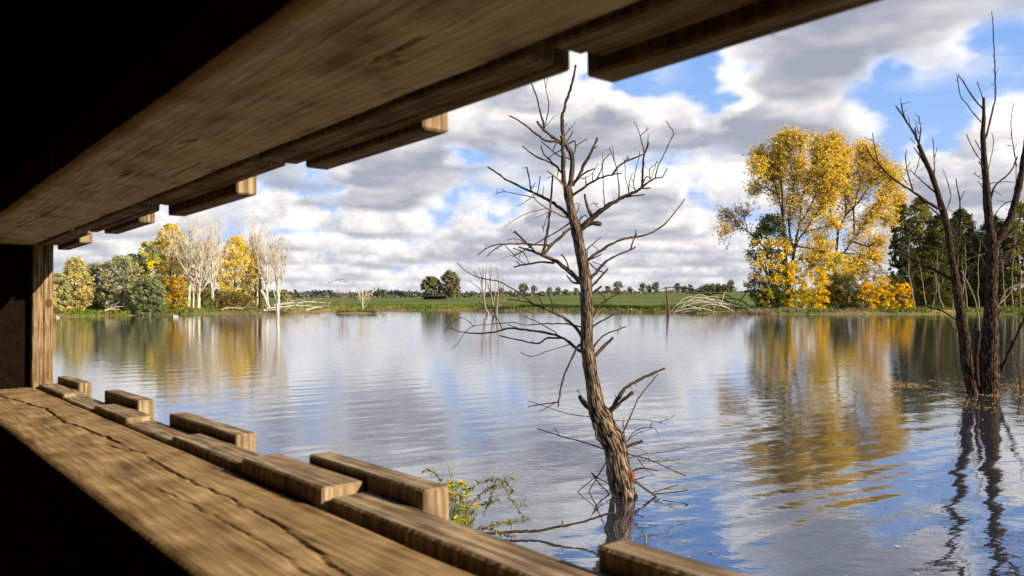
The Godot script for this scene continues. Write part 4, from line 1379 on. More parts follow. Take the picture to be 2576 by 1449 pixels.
func build_right_wood() -> void:
	rng.seed = 404
	var fir := [Color(0.05, 0.07, 0.028), Color(0.065, 0.085, 0.03), Color(0.095, 0.105, 0.035)]
	var olive := [Color(0.11, 0.12, 0.022), Color(0.15, 0.15, 0.025), Color(0.07, 0.085, 0.02)]
	var lime := [Color(0.24, 0.23, 0.03), Color(0.15, 0.16, 0.025), Color(0.32, 0.26, 0.025)]
	var d := 136.0
	leafy_tree("dark_tree", "dark green spire-like tree next to the broad golden poplar", "tree", 2268, d, 505, 30, "column", fir, 442, 49, 0.12, "trees of the dark wood", 0.0, null, 0.2)
	leafy_tree("wood_poplar", "yellow-green tree with feathery top behind the leaning dead limb", "tree", 2314, d + 4.0, 497, 40, "column", lime, 442, 46, 0.12, "trees of the dark wood", 0.05, null, 0.2)
	leafy_tree("wood_poplar", "olive tree between the yellow-green tree and the dead trunks", "tree", 2360, d + 2.0, 545, 40, "column", olive, 390, 46, 0.12, "trees of the dark wood", 0.0, null, 0.2)
	leafy_tree("dark_tree", "dark rounded tree directly behind the two dead trunks", "tree", 2420, d + 6.0, 530, 46, "column", fir + olive, 572, 49, 0.12, "trees of the dark wood", 0.0, null, 0.2)
	leafy_tree("dark_tree", "dark tree filling the gap right of the thick dead trunk", "tree", 2500, d + 4.0, 548, 50, "column", fir, 572, 49, 0.12, "trees of the dark wood", 0.0, null, 0.2)
	leafy_tree("wood_poplar", "yellow-green tree at the right edge of the wood", "tree", 2566, d + 2.0, 512, 40, "column", lime, 442, 46, 0.12, "trees of the dark wood", 0.0, null, 0.2)
	leafy_tree("dark_tree", "last dark tree of the wood, cut by the right frame edge", "tree", 2640, d + 4.0, 500, 60, "column", fir, 468, 49, 0.12, "trees of the dark wood", 0.0, null, 0.2)
	leafy_tree("dark_tree", "low dark tree at the foot of the wood behind the golden bushes", "tree", 2345, d + 8.0, 610, 60, "column", fir, 520, 49, 0.12, "trees of the dark wood", 0.0, null, 0.2)
	leafy_tree("dark_tree", "low dark tree behind the thick dead trunk's foot", "tree", 2455, d + 9.0, 600, 70, "column", fir, 520, 49, 0.12, "trees of the dark wood", 0.0, null, 0.2)
	# slender pale dead stems along its edge: lean in px, top
	var stems := [[2302, 790, 2288, 600], [2330, 776, 2306, 640], [2352, 776, 2358, 625], [2372, 778, 2345, 655], [2392, 776, 2410, 640], [2416, 774, 2428, 610], [2436, 775, 2420, 650], [2462, 776, 2466, 600], [2528, 776, 2520, 625], [2546, 778, 2556, 590], [2568, 776, 2560, 610], [2340, 778, 2380, 690]]
	var words := ["slender pale trunk at the water right of the golden bushes", "slim dead stem leaning left, second from the golden bushes", "slim upright dead stem, third from the golden bushes", "slim dead stem leaning left just before the dead trunks", "slim dead stem left of the leftmost dead trunk", "slim tall dead stem between the two dead trunks", "slim dead stem leaning left between the two dead trunks", "slim dead stem just left of the thick dead trunk", "slim dead stem right of the thick dead trunk", "tall slim dead stem in the dark right corner of the wood", "rightmost slim dead stem of the wood", "low slim dead stem leaning far right under the dark wood"]
	for i in stems.size():
		var s: Array = stems[i]
		var dd := 121.0 if i == 0 else 128.0 + i % 3 * 1.5
		var b := foot(s[0], dd)
		var o := thing("slender_dead_tree", words[i], "tree", b, "slender dead stems at the wood's edge")
		var e := at(s[2], s[3], dd) - b
		var mb := MB.new()
		var path := stem_path(Vector3(0, -0.3, 0), e, Vector3(rng.randf_range(-0.5, 0.5), 0, 0), 8, 0.12)
		mb.tube(path, taper(9, 0.15, 0.03), 6)
		part("stem", mb.mesh(), mat.pale_twig, o)
		var tw := MB.new()
		for k in 12:
			var q := path[rng.randi_range(2, 7)]
			var dir := Vector3(rng.randf_range(-1, 1), rng.randf_range(0.2, 1.2), rng.randf_range(-1, 1)).normalized()
			var l := rng.randf_range(0.6, 2.4)
			tw.tube(stem_path(q, q + dir * l, Vector3(0, 0.1, 0), 3, 0.05), taper(4, 0.035, 0.012), 4)
		part("twigs", tw.mesh(), mat.pale_twig, o).set_meta("kind", "stuff")

func build_left_wood() -> void:
	rng.seed = 505
	var sil := [Color(0.375, 0.362, 0.188), Color(0.288, 0.300, 0.156), Color(0.463, 0.425, 0.213), Color(0.200, 0.219, 0.106)]
	var gol := [Color(0.575, 0.463, 0.144), Color(0.475, 0.413, 0.138), Color(0.362, 0.338, 0.119), Color(0.675, 0.525, 0.188)]
	var grn := [Color(0.125, 0.156, 0.062), Color(0.200, 0.225, 0.100), Color(0.300, 0.312, 0.150)]
	var gy := [Color(0.525, 0.450, 0.044), Color(0.300, 0.312, 0.037), Color(0.688, 0.537, 0.050)]
	var am := [Color(0.82, 0.60, 0.14), Color(0.76, 0.58, 0.19), Color(0.90, 0.66, 0.13), Color(0.60, 0.52, 0.15)]
	leafy_tree("willow_tree", "silvery willow half hidden by the slot post, leftmost of the shore trees", "tree", 138, 108.0, 690, 40, "dome", sil + gol, 240, 37, 0.105, "willows on the left shore", 0.0, null, 0.16)
	leafy_tree("willow_tree", "tall yellowish willow just right of the slot post", "tree", 190, 111.0, 650, 46, "egg", gol, 300, 43, 0.105, "willows on the left shore", 0.0, null, 0.16)
	leafy_tree("willow_tree", "grey-green willow between the yellowish and the broad silvery willow", "tree", 244, 116.0, 665, 40, "dome", grn + sil, 240, 40, 0.105, "willows on the left shore", 0.0, null, 0.16)
	leafy_tree("willow_tree", "broad silvery willow in the middle of the left shore trees", "tree", 306, 114.0, 647, 54, "dome", sil, 340, 46, 0.105, "willows on the left shore", 0.02, null, 0.16)
	leafy_tree("willow_tree", "low rounded dark green willow in front of the golden poplars on the left shore", "tree", 374, 110.0, 698, 42, "dome", grn, 240, 43, 0.105, "willows on the left shore", 0.02, null, 0.16)
	leafy_tree("willow_tree", "dark willow top showing behind the broad silvery willow", "tree", 338, 128.0, 636, 34, "dome", grn, 180, 31, 0.105, "willows on the left shore", 0.1, null, 0.16)
	leafy_tree("willow_tree", "small silvery willow at the very left, low by the water", "tree", 100, 104.0, 705, 40, "dome", gol, 180, 31, 0.105, "willows on the left shore", 0.0, null, 0.16)
	leafy_tree("aspen_tree", "yellow-green aspen with gaps, left neighbour of the amber poplar", "tree", 367, 126.0, 607, 30, "egg", gy + grn, 70, 55, 0.14, "", 0.2)
	leafy_tree("amber_poplar", "big amber poplar behind the white bare poplars on the left shore", "tree", 428, 131.0, 566, 56, "egg", am + [Color(0.30, 0.26, 0.03)], 380, 38, 0.105, "amber poplars on the left shore", 0.12, null, 0.16)
	leafy_tree("amber_poplar", "greenish yellow poplar at the left flank of the big amber poplar", "tree", 396, 134.0, 598, 34, "egg", gy, 180, 34, 0.105, "amber poplars on the left shore", 0.15, null, 0.16)
	leafy_tree("amber_poplar", "dense golden poplar between the two groups of white bare poplars", "tree", 592, 138.0, 597, 54, "egg", [Color(0.84, 0.60, 0.08), Color(0.76, 0.56, 0.09), Color(0.90, 0.66, 0.09), Color(0.52, 0.44, 0.07)], 380, 40, 0.105, "amber poplars on the left shore", 0.1, null, 0.16)
	leafy_tree("amber_poplar", "narrow amber poplar right behind the second white bare group", "tree", 640, 139.0, 640, 24, "egg", am, 100, 31, 0.105, "amber poplars on the left shore", 0.1, null, 0.16)
	leafy_tree("amber_poplar", "green-gold poplar hidden behind the widest white bare poplar", "tree", 510, 141.0, 610, 44, "egg", gy + am, 220, 31, 0.105, "amber poplars on the left shore", 0.1, null, 0.16)
	bush("amber_bush", "orange bush under the big amber poplar, right of the round willow", 440, 120.0, 690, 34, [Color(0.56, 0.33, 0.02), Color(0.48, 0.28, 0.02), Color(0.30, 0.25, 0.02)], 70, 55, 0.12)
	bush("olive_bush", "wide olive-brown bush behind the trunks of the white bare poplars", 585, 127.0, 734, 52, [Color(0.20, 0.15, 0.045), Color(0.15, 0.125, 0.04), Color(0.26, 0.18, 0.05)], 110, 55, 0.11)
	bush("olive_bush", "small greenish willow bush beside the olive-brown bush", 618, 131.0, 690, 18, [Color(0.26, 0.25, 0.11), Color(0.18, 0.19, 0.08)], 30, 45, 0.12)
	bush("round_bush", "round grey-green bush alone on the meadow behind the rightmost white poplar", 712, 175.0, 728, 19, sil, 60, 60, 0.16)
	# white bare poplars: foot x, y, top, half width, limbs
	var bare := [[500, 787, 541, 82, 34, "widest white bare poplar with a fan of pale limbs on the left shore"], [536, 785, 552, 34, 12, "slim white bare poplar right beside the widest white one"], [474, 785, 572, 34, 10, "white bare poplar left of the widest white one"], [628, 781, 551, 44, 16, "white bare poplar with clean trunk before the dense golden poplar"], [649, 770, 566, 24, 8, "thin white bare poplar behind the clean-trunked one"], [672, 784, 570, 42, 14, "second white bare poplar from the right, at the spit"], [698, 795, 580, 38, 13, "rightmost white bare poplar, standing in the water off the spit"], [414, 782, 612, 22, 7, "short white bare poplar before the big amber poplar"], [487, 786, 640, 20, 6, "low pale stem at the left foot of the widest white poplar"], [560, 780, 640, 26, 6, "faint bare poplar before the olive-brown bush"]]
	for b in bare:
		var d := clampf(depth_of(b[1]) * 1.0, 100.0, 140.0)
		var p := foot(b[0], d)
		if p.y < -0.2:
			p.y = -0.2
		bare_tree("bare_poplar", b[5], p, height_at(b[2], d) - p.y, b[3] / F * d, b[4], mat.white_bark, "white bare poplars", 0.15 if b[4] > 10 else 0.22, 0.0, 13)
# ---------------------------------------------------------------- the meadow's far side
func small_tree(proto: Node3D, called: String, label: String, p: Vector3, s: Vector3, group: String) -> void:
	var o := proto.duplicate()
	o.name = called
	add_child(o, true)
	o.position = p
	o.scale = s
	o.rotation.y = rng.randf() * TAU
	tag(o, label, "tree", group)

func build_far_meadow() -> void:
	rng.seed = 606
	var grey := [Color(0.17, 0.16, 0.09), Color(0.21, 0.19, 0.11), Color(0.13, 0.135, 0.08)]
	# two big trees with a low shed under them
	leafy_tree("meadow_tree", "rounded tree above the low shed far across the meadow, left of the pair", "tree", 1084, 330.0, 697, 25, "dome", [Color(0.13, 0.15, 0.06), Color(0.21, 0.195, 0.08)], 210, 32, 0.27, "pair of big trees on the meadow", 0.16, mat.far_leaf, 0.17)
	leafy_tree("meadow_tree", "taller tree above the low shed far across the meadow, right of the pair", "tree", 1133, 330.0, 683, 29, "egg", [Color(0.155, 0.16, 0.075), Color(0.23, 0.205, 0.10)], 240, 32, 0.27, "pair of big trees on the meadow", 0.16, mat.far_leaf, 0.17)
	var p := foot(1093, 322.0)
	var shed := thing("cattle_shed", "low dark open cattle shed under the pair of big trees", "shed", p)
	var m := plain(0.95, lin(0.035, 0.03, 0.026))
	var px := 322.0 / F
	for k in 7:
		block("shed_post", shed, m, Vector3(-4.6 + k * 1.5, -0.4, 0.0), Vector3(-4.45 + k * 1.5, 1.35, 0.15))
	block("back_wall", shed, m, Vector3(-4.7, -0.4, -3.2), Vector3(4.8, 1.3, -3.0))
	block("roof", shed, plain(0.9, lin(0.06, 0.055, 0.05)), Vector3(-5.0, 1.36, -3.6), Vector3(5.1, 1.62, 0.5))
	# the row of pollard willows: x, base y, top y, half width
	var row := [[966, 747, 732, 9, 0], [1023, 747, 734, 9, 1], [1152, 748, 733, 10, 0], [1187, 747, 734, 9, 1], [1261, 745, 726, 9, 2], [1285, 745, 732, 8, 1], [1316, 745, 717, 15, 2], [1343, 745, 722, 10, 2], [1382, 744, 727, 9, 0], [1404, 744, 727, 9, 2], [1423, 744, 731, 8, 1], [1449, 744, 730, 8, 0], [1529, 742, 725, 9, 0], [1554, 740, 712, 14, 2], [1585, 741, 726, 8, 1], [1617, 740, 717, 11, 2], [1633, 740, 721, 8, 1], [1650, 740, 716, 11, 0], [1705, 739, 719, 10, 0], [1722, 738, 722, 9, 1], [1736, 738, 721, 8, 0], [1779, 737, 718, 11, 1], [1792, 736, 718, 9, 0], [1806, 736, 717, 9, 2], [1823, 735, 717, 10, 1], [1839, 734, 707, 11, 2]]
	var protos := []
	for k in 3:
		var o := Node3D.new()
		var wood := MB.new()
		wood.tube(PackedVector3Array([Vector3(0, -0.1, 0), Vector3(0.02, 0.2, 0), Vector3(0, 0.36, 0)]), PackedFloat32Array([0.07, 0.055, 0.08]), 7)
		for q in 9:
			var a := q * 0.7
			wood.tube(PackedVector3Array([Vector3(0, 0.34, 0), Vector3(cos(a) * 0.25, 0.7, sin(a) * 0.25)]), PackedFloat32Array([0.03, 0.012]), 4)
		part("trunk", wood.mesh(), mat.grey_bark, o)
		var leaves := MB.new()
		crown(leaves, Vector3(0, 0.28, 0), 0.74, 0.5, "dome" if k < 2 else "egg", 34, 26, 0.05, [grey, [Color(0.10, 0.12, 0.06), Color(0.14, 0.15, 0.075)], [Color(0.14, 0.155, 0.09), Color(0.18, 0.18, 0.10), Color(0.22, 0.175, 0.085)]][k], 0.3)
		part("crown", leaves.mesh(), mat.far_leaf, o)
		protos.append(o)
	var nth := ["first", "second", "third", "fourth", "fifth", "sixth", "seventh", "eighth", "ninth", "tenth", "eleventh", "twelfth", "thirteenth", "fourteenth", "fifteenth", "sixteenth", "seventeenth", "eighteenth", "nineteenth", "twentieth", "twenty-first", "twenty-second", "twenty-third", "twenty-fourth", "twenty-fifth", "last"]
	var looks := ["small grey-brown pollard willow", "small dark green pollard willow", "loose grey-green willow"]
	for i in row.size():
		var r: Array = row[i]
		var d := 420.0 - absf(r[0] - 1500.0) * 0.05 + rng.randf_range(-15, 15)
		var b := foot(r[0], d)
		var h := maxf((r[1] - r[2]) / F * d, 1.5)
		small_tree(protos[r[4]], "pollard_willow", "%s beyond the meadow, %s of the row from the left" % [looks[r[4]], nth[i]], b, Vector3(r[3] * 2.0 / F * d, h + 0.6, r[3] * 2.0 / F * d), "row of pollard willows beyond the meadow")
	for o in protos:
		o.free()
	# far woods on the horizon read as one mass
	var mb := MB.new()
	for k in 5200:
		var az := rng.randf_range(-40.0, 40.0)
		var rr := rng.randf_range(900.0, 1500.0)
		var x := sin(deg_to_rad(az)) * rr
		var z := -cos(deg_to_rad(az)) * rr
		var tall := 0.75 + 0.5 * ground_noise.get_noise_2d(az * 9.0, 3.0)
		if az > -3.0:
			tall *= 0.7
		var h := rng.randf_range(4.0, 11.0) * tall
		var g := ground_height(x, z)
		var col := tint([Color(0.05, 0.065, 0.07), Color(0.06, 0.075, 0.075), Color(0.075, 0.085, 0.075)])  # bluish leaf tones: distance haze put into the colour
		puff(mb, Vector3(x, g + h * 0.5, z), Vector3(9.0, h * 0.55, 9.0), 12, 2.0, col)
	var woods := part("far_woods", mb.mesh(), mat.far_leaf, self)
	tag(woods, "dark line of distant woods along the horizon behind the meadow", "woods", "", "stuff")
	var mid := MB.new()
	for k in 240:
		var pxx := rng.randf_range(740.0, 1880.0)
		if rng.randf() < 0.35:
			pxx = rng.randf_range(1760.0, 1845.0)
		var dd := rng.randf_range(520.0, 640.0)
		var q := foot(pxx, dd)
		var h := rng.randf_range(1.5, 4.0) + (2.5 if pxx > 1760.0 else 0.0)
		puff(mid, q + Vector3(0, h * 0.5, 0), Vector3(3.0, h * 0.6, 3.0), 16, 0.8, tint([Color(0.12, 0.13, 0.07), Color(0.19, 0.155, 0.08), Color(0.10, 0.115, 0.07), Color(0.24, 0.185, 0.09)]))
	tag(part("hedgerow", mid.mesh(), mat.far_leaf, self), "thin brown and green hedgerows at the far side of the meadow", "hedgerow", "", "stuff")

# ---------------------------------------------------------------- shore: sedge, driftwood, posts, island
func stick(mb: MB, a: Vector3, b: Vector3, bow: Vector3, r: float, n := 6) -> PackedVector3Array:
	var p := stem_path(a, b, bow, n, a.distance_to(b) * 0.012)
	mb.tube(p, taper(n + 1, r, r * 0.35), 5)
	return p

func build_shore_things() -> void:
	rng.seed = 707
	# sedge and grass along the far water's edge
	var mb := MB.new()
	for k in 42000:
		var az := rng.randf_range(-34.5, 34.5)
		var back := pow(rng.randf(), 1.7) * 34.0
		var r := shore_at(az) + 0.2 + back
		var x := sin(deg_to_rad(az)) * r
		var z := -cos(deg_to_rad(az)) * r
		var h := ground_height(x, z)
		if h < 0.03:
			continue
		var dens := ground_noise.get_noise_2d(x * 2.0 + 70.0, z * 2.0)
		if dens < -0.12 or (back < 1.2 and rng.randf() < 0.7):
			continue
		var green := clampf(0.25 + back * 0.035 + dens * 1.4, 0.0, 1.0)
		if az > 17.0 or az < -18.0:
			green = maxf(green, 0.75)
		var c := Color(0.27, 0.19, 0.05).lerp(Color(0.10, 0.17, 0.022), green)
		var v := rng.randf_range(0.7, 1.25)
		var up := Vector3(rng.randf_range(-0.25, 0.25), 1.0, rng.randf_range(-0.25, 0.25)) * rng.randf_range(0.10, 0.26) * (1.0 + maxf(dens, 0.0) * 1.5)
		var a := rng.randf() * TAU
		mb.leaf(Vector3(x, h + up.y * 0.7, z), up, Vector3(cos(a), 0, sin(a)) * rng.randf_range(0.06, 0.16), Color(c.r * v, c.g * v, c.b * v))
	tag(part("shore_grass", mb.mesh(), mat.leaf, self), "sedge and grass along the far water's edge", "grass", "", "stuff")
	# brush pile of pale arching branches
	var b := foot(1770, 126.0)
	b.y = maxf(b.y, 0.0)
	var pile := thing("brush_pile", "heap of pale arching fallen branches at the far shore left of the golden poplars", "brush pile", b)
	var arch := [[1690, 782, 1740, 757, 1860, 772], [1700, 784, 1765, 760, 1838, 779], [1712, 777, 1760, 748, 1830, 776], [1738, 756, 1768, 742, 1800, 780], [1752, 764, 1790, 745, 1822, 762], [1694, 786, 1750, 775, 1800, 786], [1720, 787, 1790, 772, 1850, 776], [1700, 780, 1730, 768, 1770, 786], [1735, 770, 1775, 752, 1856, 770], [1800, 786, 1815, 760, 1822, 735], [1760, 787, 1800, 776, 1868, 786], [1704, 770, 1720, 752, 1742, 746], [1745, 783, 1790, 766, 1846, 783], [1715, 786, 1760, 781, 1815, 787]]
	for s in arch:
		var dd := 124.5 + rng.randf_range(-1.0, 1.5)
		var st := MB.new()
		st.origin = b
		var q0 := at(s[0], s[1], dd)
		var q1 := at(s[2], s[3], dd)
		var q2 := at(s[4], s[5], dd)
		var path := PackedVector3Array()
		for i in 9:
			var g := i / 8.0
			path.append(q0 * (1 - g) * (1 - g) + (q1 * 2.0 - (q0 + q2) * 0.5) * 2.0 * g * (1 - g) + q2 * g * g)
		st.tube(path, taper(9, 0.04, 0.08), 6)
		part("branch", st.mesh(), mat.white_bark, pile)
	var tw := MB.new()
	tw.origin = b
	for k in 110:
		var q := at(rng.randf_range(1690, 1870), rng.randf_range(768, 787), 124.5 + rng.randf_range(-1, 2))
		stick(tw, q, q + Vector3(rng.randf_range(-2, 2), rng.randf_range(0.0, 0.9), rng.randf_range(-0.6, 0.6)), Vector3(0, 0.15, 0), rng.randf_range(0.015, 0.04), 4)
	part("twigs", tw.mesh(), mat.pale_twig, pile).set_meta("kind", "stuff")
	# dark fallen limbs behind it
	var fallen := thing("fallen_limb", "long dark fallen limb arching over the meadow behind the pale brush heap", "fallen branch", foot(1840, 131.0))
	for s in [[1640, 741, 1720, 724, 1856, 770], [1856, 772, 1830, 742, 1790, 740], [1850, 776, 1870, 745, 1884, 728], [1800, 758, 1850, 752, 1880, 768], [1720, 738, 1780, 742, 1850, 766]]:
		var st := MB.new()
		st.origin = fallen.position
		var q0 := at(s[0], s[1], 130.0)
		var q1 := at(s[2], s[3], 130.0)
		var q2 := at(s[4], s[5], 130.0)
		var path := PackedVector3Array()
		for i in 9:
			var g := i / 8.0
			path.append(q0 * (1 - g) * (1 - g) + (q1 * 2.0 - (q0 + q2) * 0.5) * 2.0 * g * (1 - g) + q2 * g * g + rnd_dir() * 0.06)
		st.tube(path, taper(9, 0.05, 0.12), 6)
		part("limb", st.mesh(), mat.twig, fallen)
	# driftwood brush along the foot of the poplars
	var words := ["tangle of pale driftwood twigs at the foot of the dark young poplar", "tangle of pale driftwood twigs under the bright yellow shrub", "tangle of grey driftwood under the olive brown bush", "tangle of grey driftwood under the low golden bushes"]
	var at_x := [1930, 2010, 2095, 2190]
	for i in 4:
		var q := foot(at_x[i], 118.5)
		q.y = maxf(q.y, 0.02)
		var o := thing("driftwood", words[i], "driftwood", q, "driftwood along the right shore")
		var s := MB.new()
		for k in (150 if i < 2 else 60):
			var a := Vector3(rng.randf_range(-2.9, 2.9), rng.randf_range(-0.05, 0.45), rng.randf_range(-0.7, 0.7))
			stick(s, a, a + Vector3(rng.randf_range(-1.6, 1.6), rng.randf_range(-0.25, 0.5), rng.randf_range(-0.4, 0.4)), Vector3(0, rng.randf_range(-0.1, 0.2), 0), rng.randf_range(0.012, 0.035), 4)
		var tg := part("twigs", s.mesh(), mat.pale_twig, o)
		tg.set_meta("kind", "stuff")
		for k in 5:
			var st := MB.new()
			var a := Vector3(rng.randf_range(-2.6, 2.6), 0.0, rng.randf_range(0.2, 0.8))
			stick(st, a, a + Vector3(rng.randf_range(-2.2, 2.2), rng.randf_range(0.2, 1.3), -0.5), Vector3(0, 0.3, 0), 0.06)
			part("branch", st.mesh(), mat.white_bark if i < 2 else mat.grey_bark, o)
	# snag post with a broken side stem
	drawn = []
	var sp := foot(1682, 124.0)
	sp.y = -0.3
	var snag := thing("snag", "weathered grey snag post at the far shore left of the brush heap", "snag", sp)
	limb(snag, "trunk", 124.0, [7, 4, 1682, 790, 1680, 765, 1677, 740, 1675, 722], mat.grey_bark, 7, 0.0)
	limb(snag, "side_stem", 124.0, [5, 3, 1682, 786, 1676, 772, 1668, 755], mat.grey_bark, 6, 0.0)
	limb(snag, "side_stem", 124.0, [3, 1.5, 1678, 742, 1688, 734, 1692, 728], mat.grey_bark, 6, 0.0)
	# bare many-stemmed tree in the water before the meadow
	drawn = []
	var dd := 118.0
	var wt := thing("flooded_tree", "small bare many-stemmed tree standing in the water before the meadow", "tree", at(1238, 790, dd))
	for s in [[9, 4, 1230, 794, 1229, 790, 1220, 770, 1216, 745], [4, 2, 1216, 745, 1210, 710, 1200, 690, 1191, 682], [4, 1.5, 1218, 748, 1206, 725, 1188, 712, 1180, 704], [4, 1.5, 1217, 748, 1222, 720, 1222, 690, 1224, 672], [3, 1.5, 1214, 735, 1212, 700, 1206, 678, 1203, 670], [3, 1.3, 1211, 715, 1216, 690, 1213, 668], [8, 4, 1240, 794, 1240, 785, 1239, 765, 1235, 740], [4, 1.5, 1235, 742, 1234, 710, 1236, 690, 1235, 670], [3, 1.3, 1236, 740, 1228, 722, 1224, 705], [9, 4, 1248, 794, 1249, 785, 1250, 765, 1252, 745], [4, 1.5, 1252, 748, 1254, 715, 1252, 690, 1247, 672], [3, 1.3, 1252, 735, 1260, 715, 1267, 700], [3, 1.3, 1251, 752, 1262, 738, 1267, 716], [3, 1.3, 1240, 765, 1246, 735, 1244, 700], [4, 1.5, 1250, 775, 1262, 762, 1274, 758], [4, 1.5, 1222, 775, 1205, 762, 1192, 768, 1194, 782], [2.5, 1.2, 1205, 764, 1190, 758], [2.5, 1.2, 1258, 768, 1270, 752, 1272, 745], [2.5, 1.2, 1228, 728, 1232, 700, 1230, 680]]:
		limb(wt, "stem", dd, s, mat.pale_twig, 6, 0.3)
	# flooded fence posts
	var posts := [[1292, 771, 784], [1308, 771, 784], [1335, 770, 784], [1360, 773, 784], [1415, 772, 785], [1558, 768, 788], [1581, 753, 788], [990, 772, 781], [1004, 774, 781]]
	var pw := ["leftmost", "second", "third", "fourth", "fifth", "sixth", "tall thin seventh"]
	for i in posts.size():
		var s: Array = posts[i]
		var pd := depth_of(s[2])
		var q := at(s[0], s[2], pd)
		q.y = -0.2
		var label := "%s thin wooden post in the shallows, from the small bare tree" % pw[i] if i < 7 else ("thin post in the water, left one right of the islet" if i == 7 else "thin post in the water, right one right of the islet")
		var o := thing("fence_post", label, "post", q, "flooded fence posts")
		var st := MB.new()
		stick(st, Vector3.ZERO, Vector3(rng.randf_range(-0.08, 0.08), height_at(s[1], pd) + 0.2, 0), Vector3.ZERO, 0.065 if i < 5 else 0.04, 3)
		part("shaft", st.mesh(), mat.pale_twig, o)
		var cap := MB.new()
		stick(cap, Vector3(0.0, height_at(s[1], pd) * 0.55, 0), Vector3(0.22, height_at(s[1], pd) * 0.55 + 0.12, 0.0), Vector3.ZERO, 0.02, 3)
		part("splinter", cap.mesh(), mat.pale_twig, o)
	# islet with two bare shrubs, green plants and stones
	var ic := on_water(900, 788.0)
	var isl := MB.new()
	var ring := 40
	for j in 7:
		for k in ring + 1:
			var a := TAU * k / ring
			var f := j / 6.0
			var wob := 1.0 + 0.18 * ground_noise.get_noise_2d(cos(a) * 40.0, sin(a) * 40.0 + 9.0)
			isl.v.append(Vector3(cos(a) * 4.7 * f * wob, 0.42 * (1.0 - f * f) - 0.12 + ground_noise.get_noise_2d(cos(a) * f * 90.0, sin(a) * f * 90.0) * 0.08, sin(a) * 2.0 * f * wob))
			var mud := 0.8 + 0.5 * ground_noise.get_noise_2d(cos(a) * f * 200.0, sin(a) * f * 200.0)
			isl.c.append(Color(0.26 * mud, 0.21 * mud, 0.12 * mud))
	isl.n.resize(isl.v.size())
	for j in 6:
		for k in ring:
			var q := j * (ring + 1) + k
			isl.ix.append_array(PackedInt32Array([q, q + ring + 1, q + 1, q + 1, q + ring + 1, q + ring + 2]))
	isl.smooth()
	var io := part("islet", isl.mesh(), mat.plain_colors, self, ic)
	io.set_meta("kind", "structure")
	bare_tree("bare_shrub", "pale bare shrub on the islet, the taller and right one", ic + Vector3(0.9, 0.2, 0), height_at(704, 117.0), 2.4, 16, mat.white_bark, "bare shrubs on the islet", 0.12, 0.12, 8)
	bare_tree("bare_shrub", "rusty bare shrub on the islet, the left one", ic + Vector3(-2.4, 0.2, 0), height_at(722, 117.0), 1.7, 13, mat.pale_twig, "bare shrubs on the islet", 0.12, 0.10, 8)
	var gw := ["green nettle clump on the islet under the left bare shrub", "green nettle clump in the middle of the islet", "green nettle clump on the islet under the right bare shrub", "dark nettle clump at the islet's right tip"]
	for k in 4:
		var o := thing("nettle_clump", gw[k], "plants", ic + Vector3([-2.6, -0.9, 0.9, 2.6][k], 0.15, 0.5), "green clumps on the islet")
		var l := MB.new()
		for q in 24:
			puff(l, Vector3(rng.randf_range(-0.8, 0.8), rng.randf_range(0.05, 0.4), rng.randf_range(-0.3, 0.4)), Vector3(0.28, 0.2, 0.25), 26, 0.07, tint([Color(0.12, 0.17, 0.03), Color(0.26, 0.28, 0.04), Color(0.18, 0.21, 0.035)]))
		part("leaves", l.mesh(), mat.leaf, o)
	var br := thing("driftwood", "dry twigs washed up on the islet", "driftwood", ic)
	var s3 := MB.new()
	for k in 120:
		var a := Vector3(rng.randf_range(-4.4, 4.6), rng.randf_range(0.0, 0.25), rng.randf_range(-0.4, 1.4))
		stick(s3, a, a + Vector3(rng.randf_range(-1.1, 1.1), rng.randf_range(0.0, 0.8), rng.randf_range(-0.3, 0.3)), Vector3(0, 0.08, 0), rng.randf_range(0.012, 0.03), 4)
	part("twigs", s3.mesh(), mat.pale_twig, br).set_meta("kind", "stuff")
	# long pale logs on the spit between the white poplars and the islet
	var lw := [["long pale fallen trunk lying on the spit, topmost of the log heap", 690, 768, 832, 762], ["pale fallen trunk under the topmost one on the spit", 672, 776, 800, 771], ["pale log low on the spit by the rightmost white poplar", 664, 781, 760, 777], ["short pale log at the right end of the spit", 770, 780, 830, 774], ["grey log behind the trunks of the white bare poplars", 556, 782, 612, 777], ["grey log on the grass under the willows", 255, 786, 300, 779]]
	for s in lw:
		var ld := 124.0 if s[1] > 500 else 108.0
		var a := at(s[1], s[2], ld)
		var e := at(s[3], s[4], ld + 1.5)
		a.y = maxf(a.y, ground_height(a.x, a.z) + 0.12)
		e.y = maxf(e.y, ground_height(e.x, e.z) + 0.12)
		var o := thing("fallen_log", s[0], "log", a, "fallen logs on the left shore")
		var st := MB.new()
		var path := stick(st, Vector3.ZERO, e - a, Vector3(0, 0.25, 0), 0.17, 9)
		part("log", st.mesh(), mat.white_bark, o)
		for k in 9:
			var bm := MB.new()
			var q := path[rng.randi_range(1, 8)]
			stick(bm, q, q + Vector3(rng.randf_range(0.2, 2.4), rng.randf_range(-0.3, 1.2), rng.randf_range(-0.6, 0.6)), Vector3(0, 0.15, 0), rng.randf_range(0.03, 0.07), 5)
			part("branch", bm.mesh(), mat.white_bark, o)
	# broken dark stump leaning between the white poplars
	drawn = []
	var stump := thing("broken_stump", "dark broken stump with a leaning pale limb between the right white poplars", "stump", foot(654, 128.0))
	limb(stump, "trunk", 128.0, [10, 8, 654, 785, 654, 745, 655, 718, 654, 702], mat.twig, 7, 0.0)
	limb(stump, "leaning_limb", 128.0, [5, 7, 650, 706, 658, 732, 668, 750, 676, 772], mat.white_bark, 6, 0.0)
	limb(stump, "leaning_limb", 128.0, [3, 2, 652, 722, 664, 712, 672, 708], mat.white_bark, 6, 0.0)
	# driftwood afloat off the white poplars
	var fw := thing("floating_branch", "branching driftwood afloat off the white bare poplars", "driftwood", on_water(610, 797.0))
	var fl := MB.new()
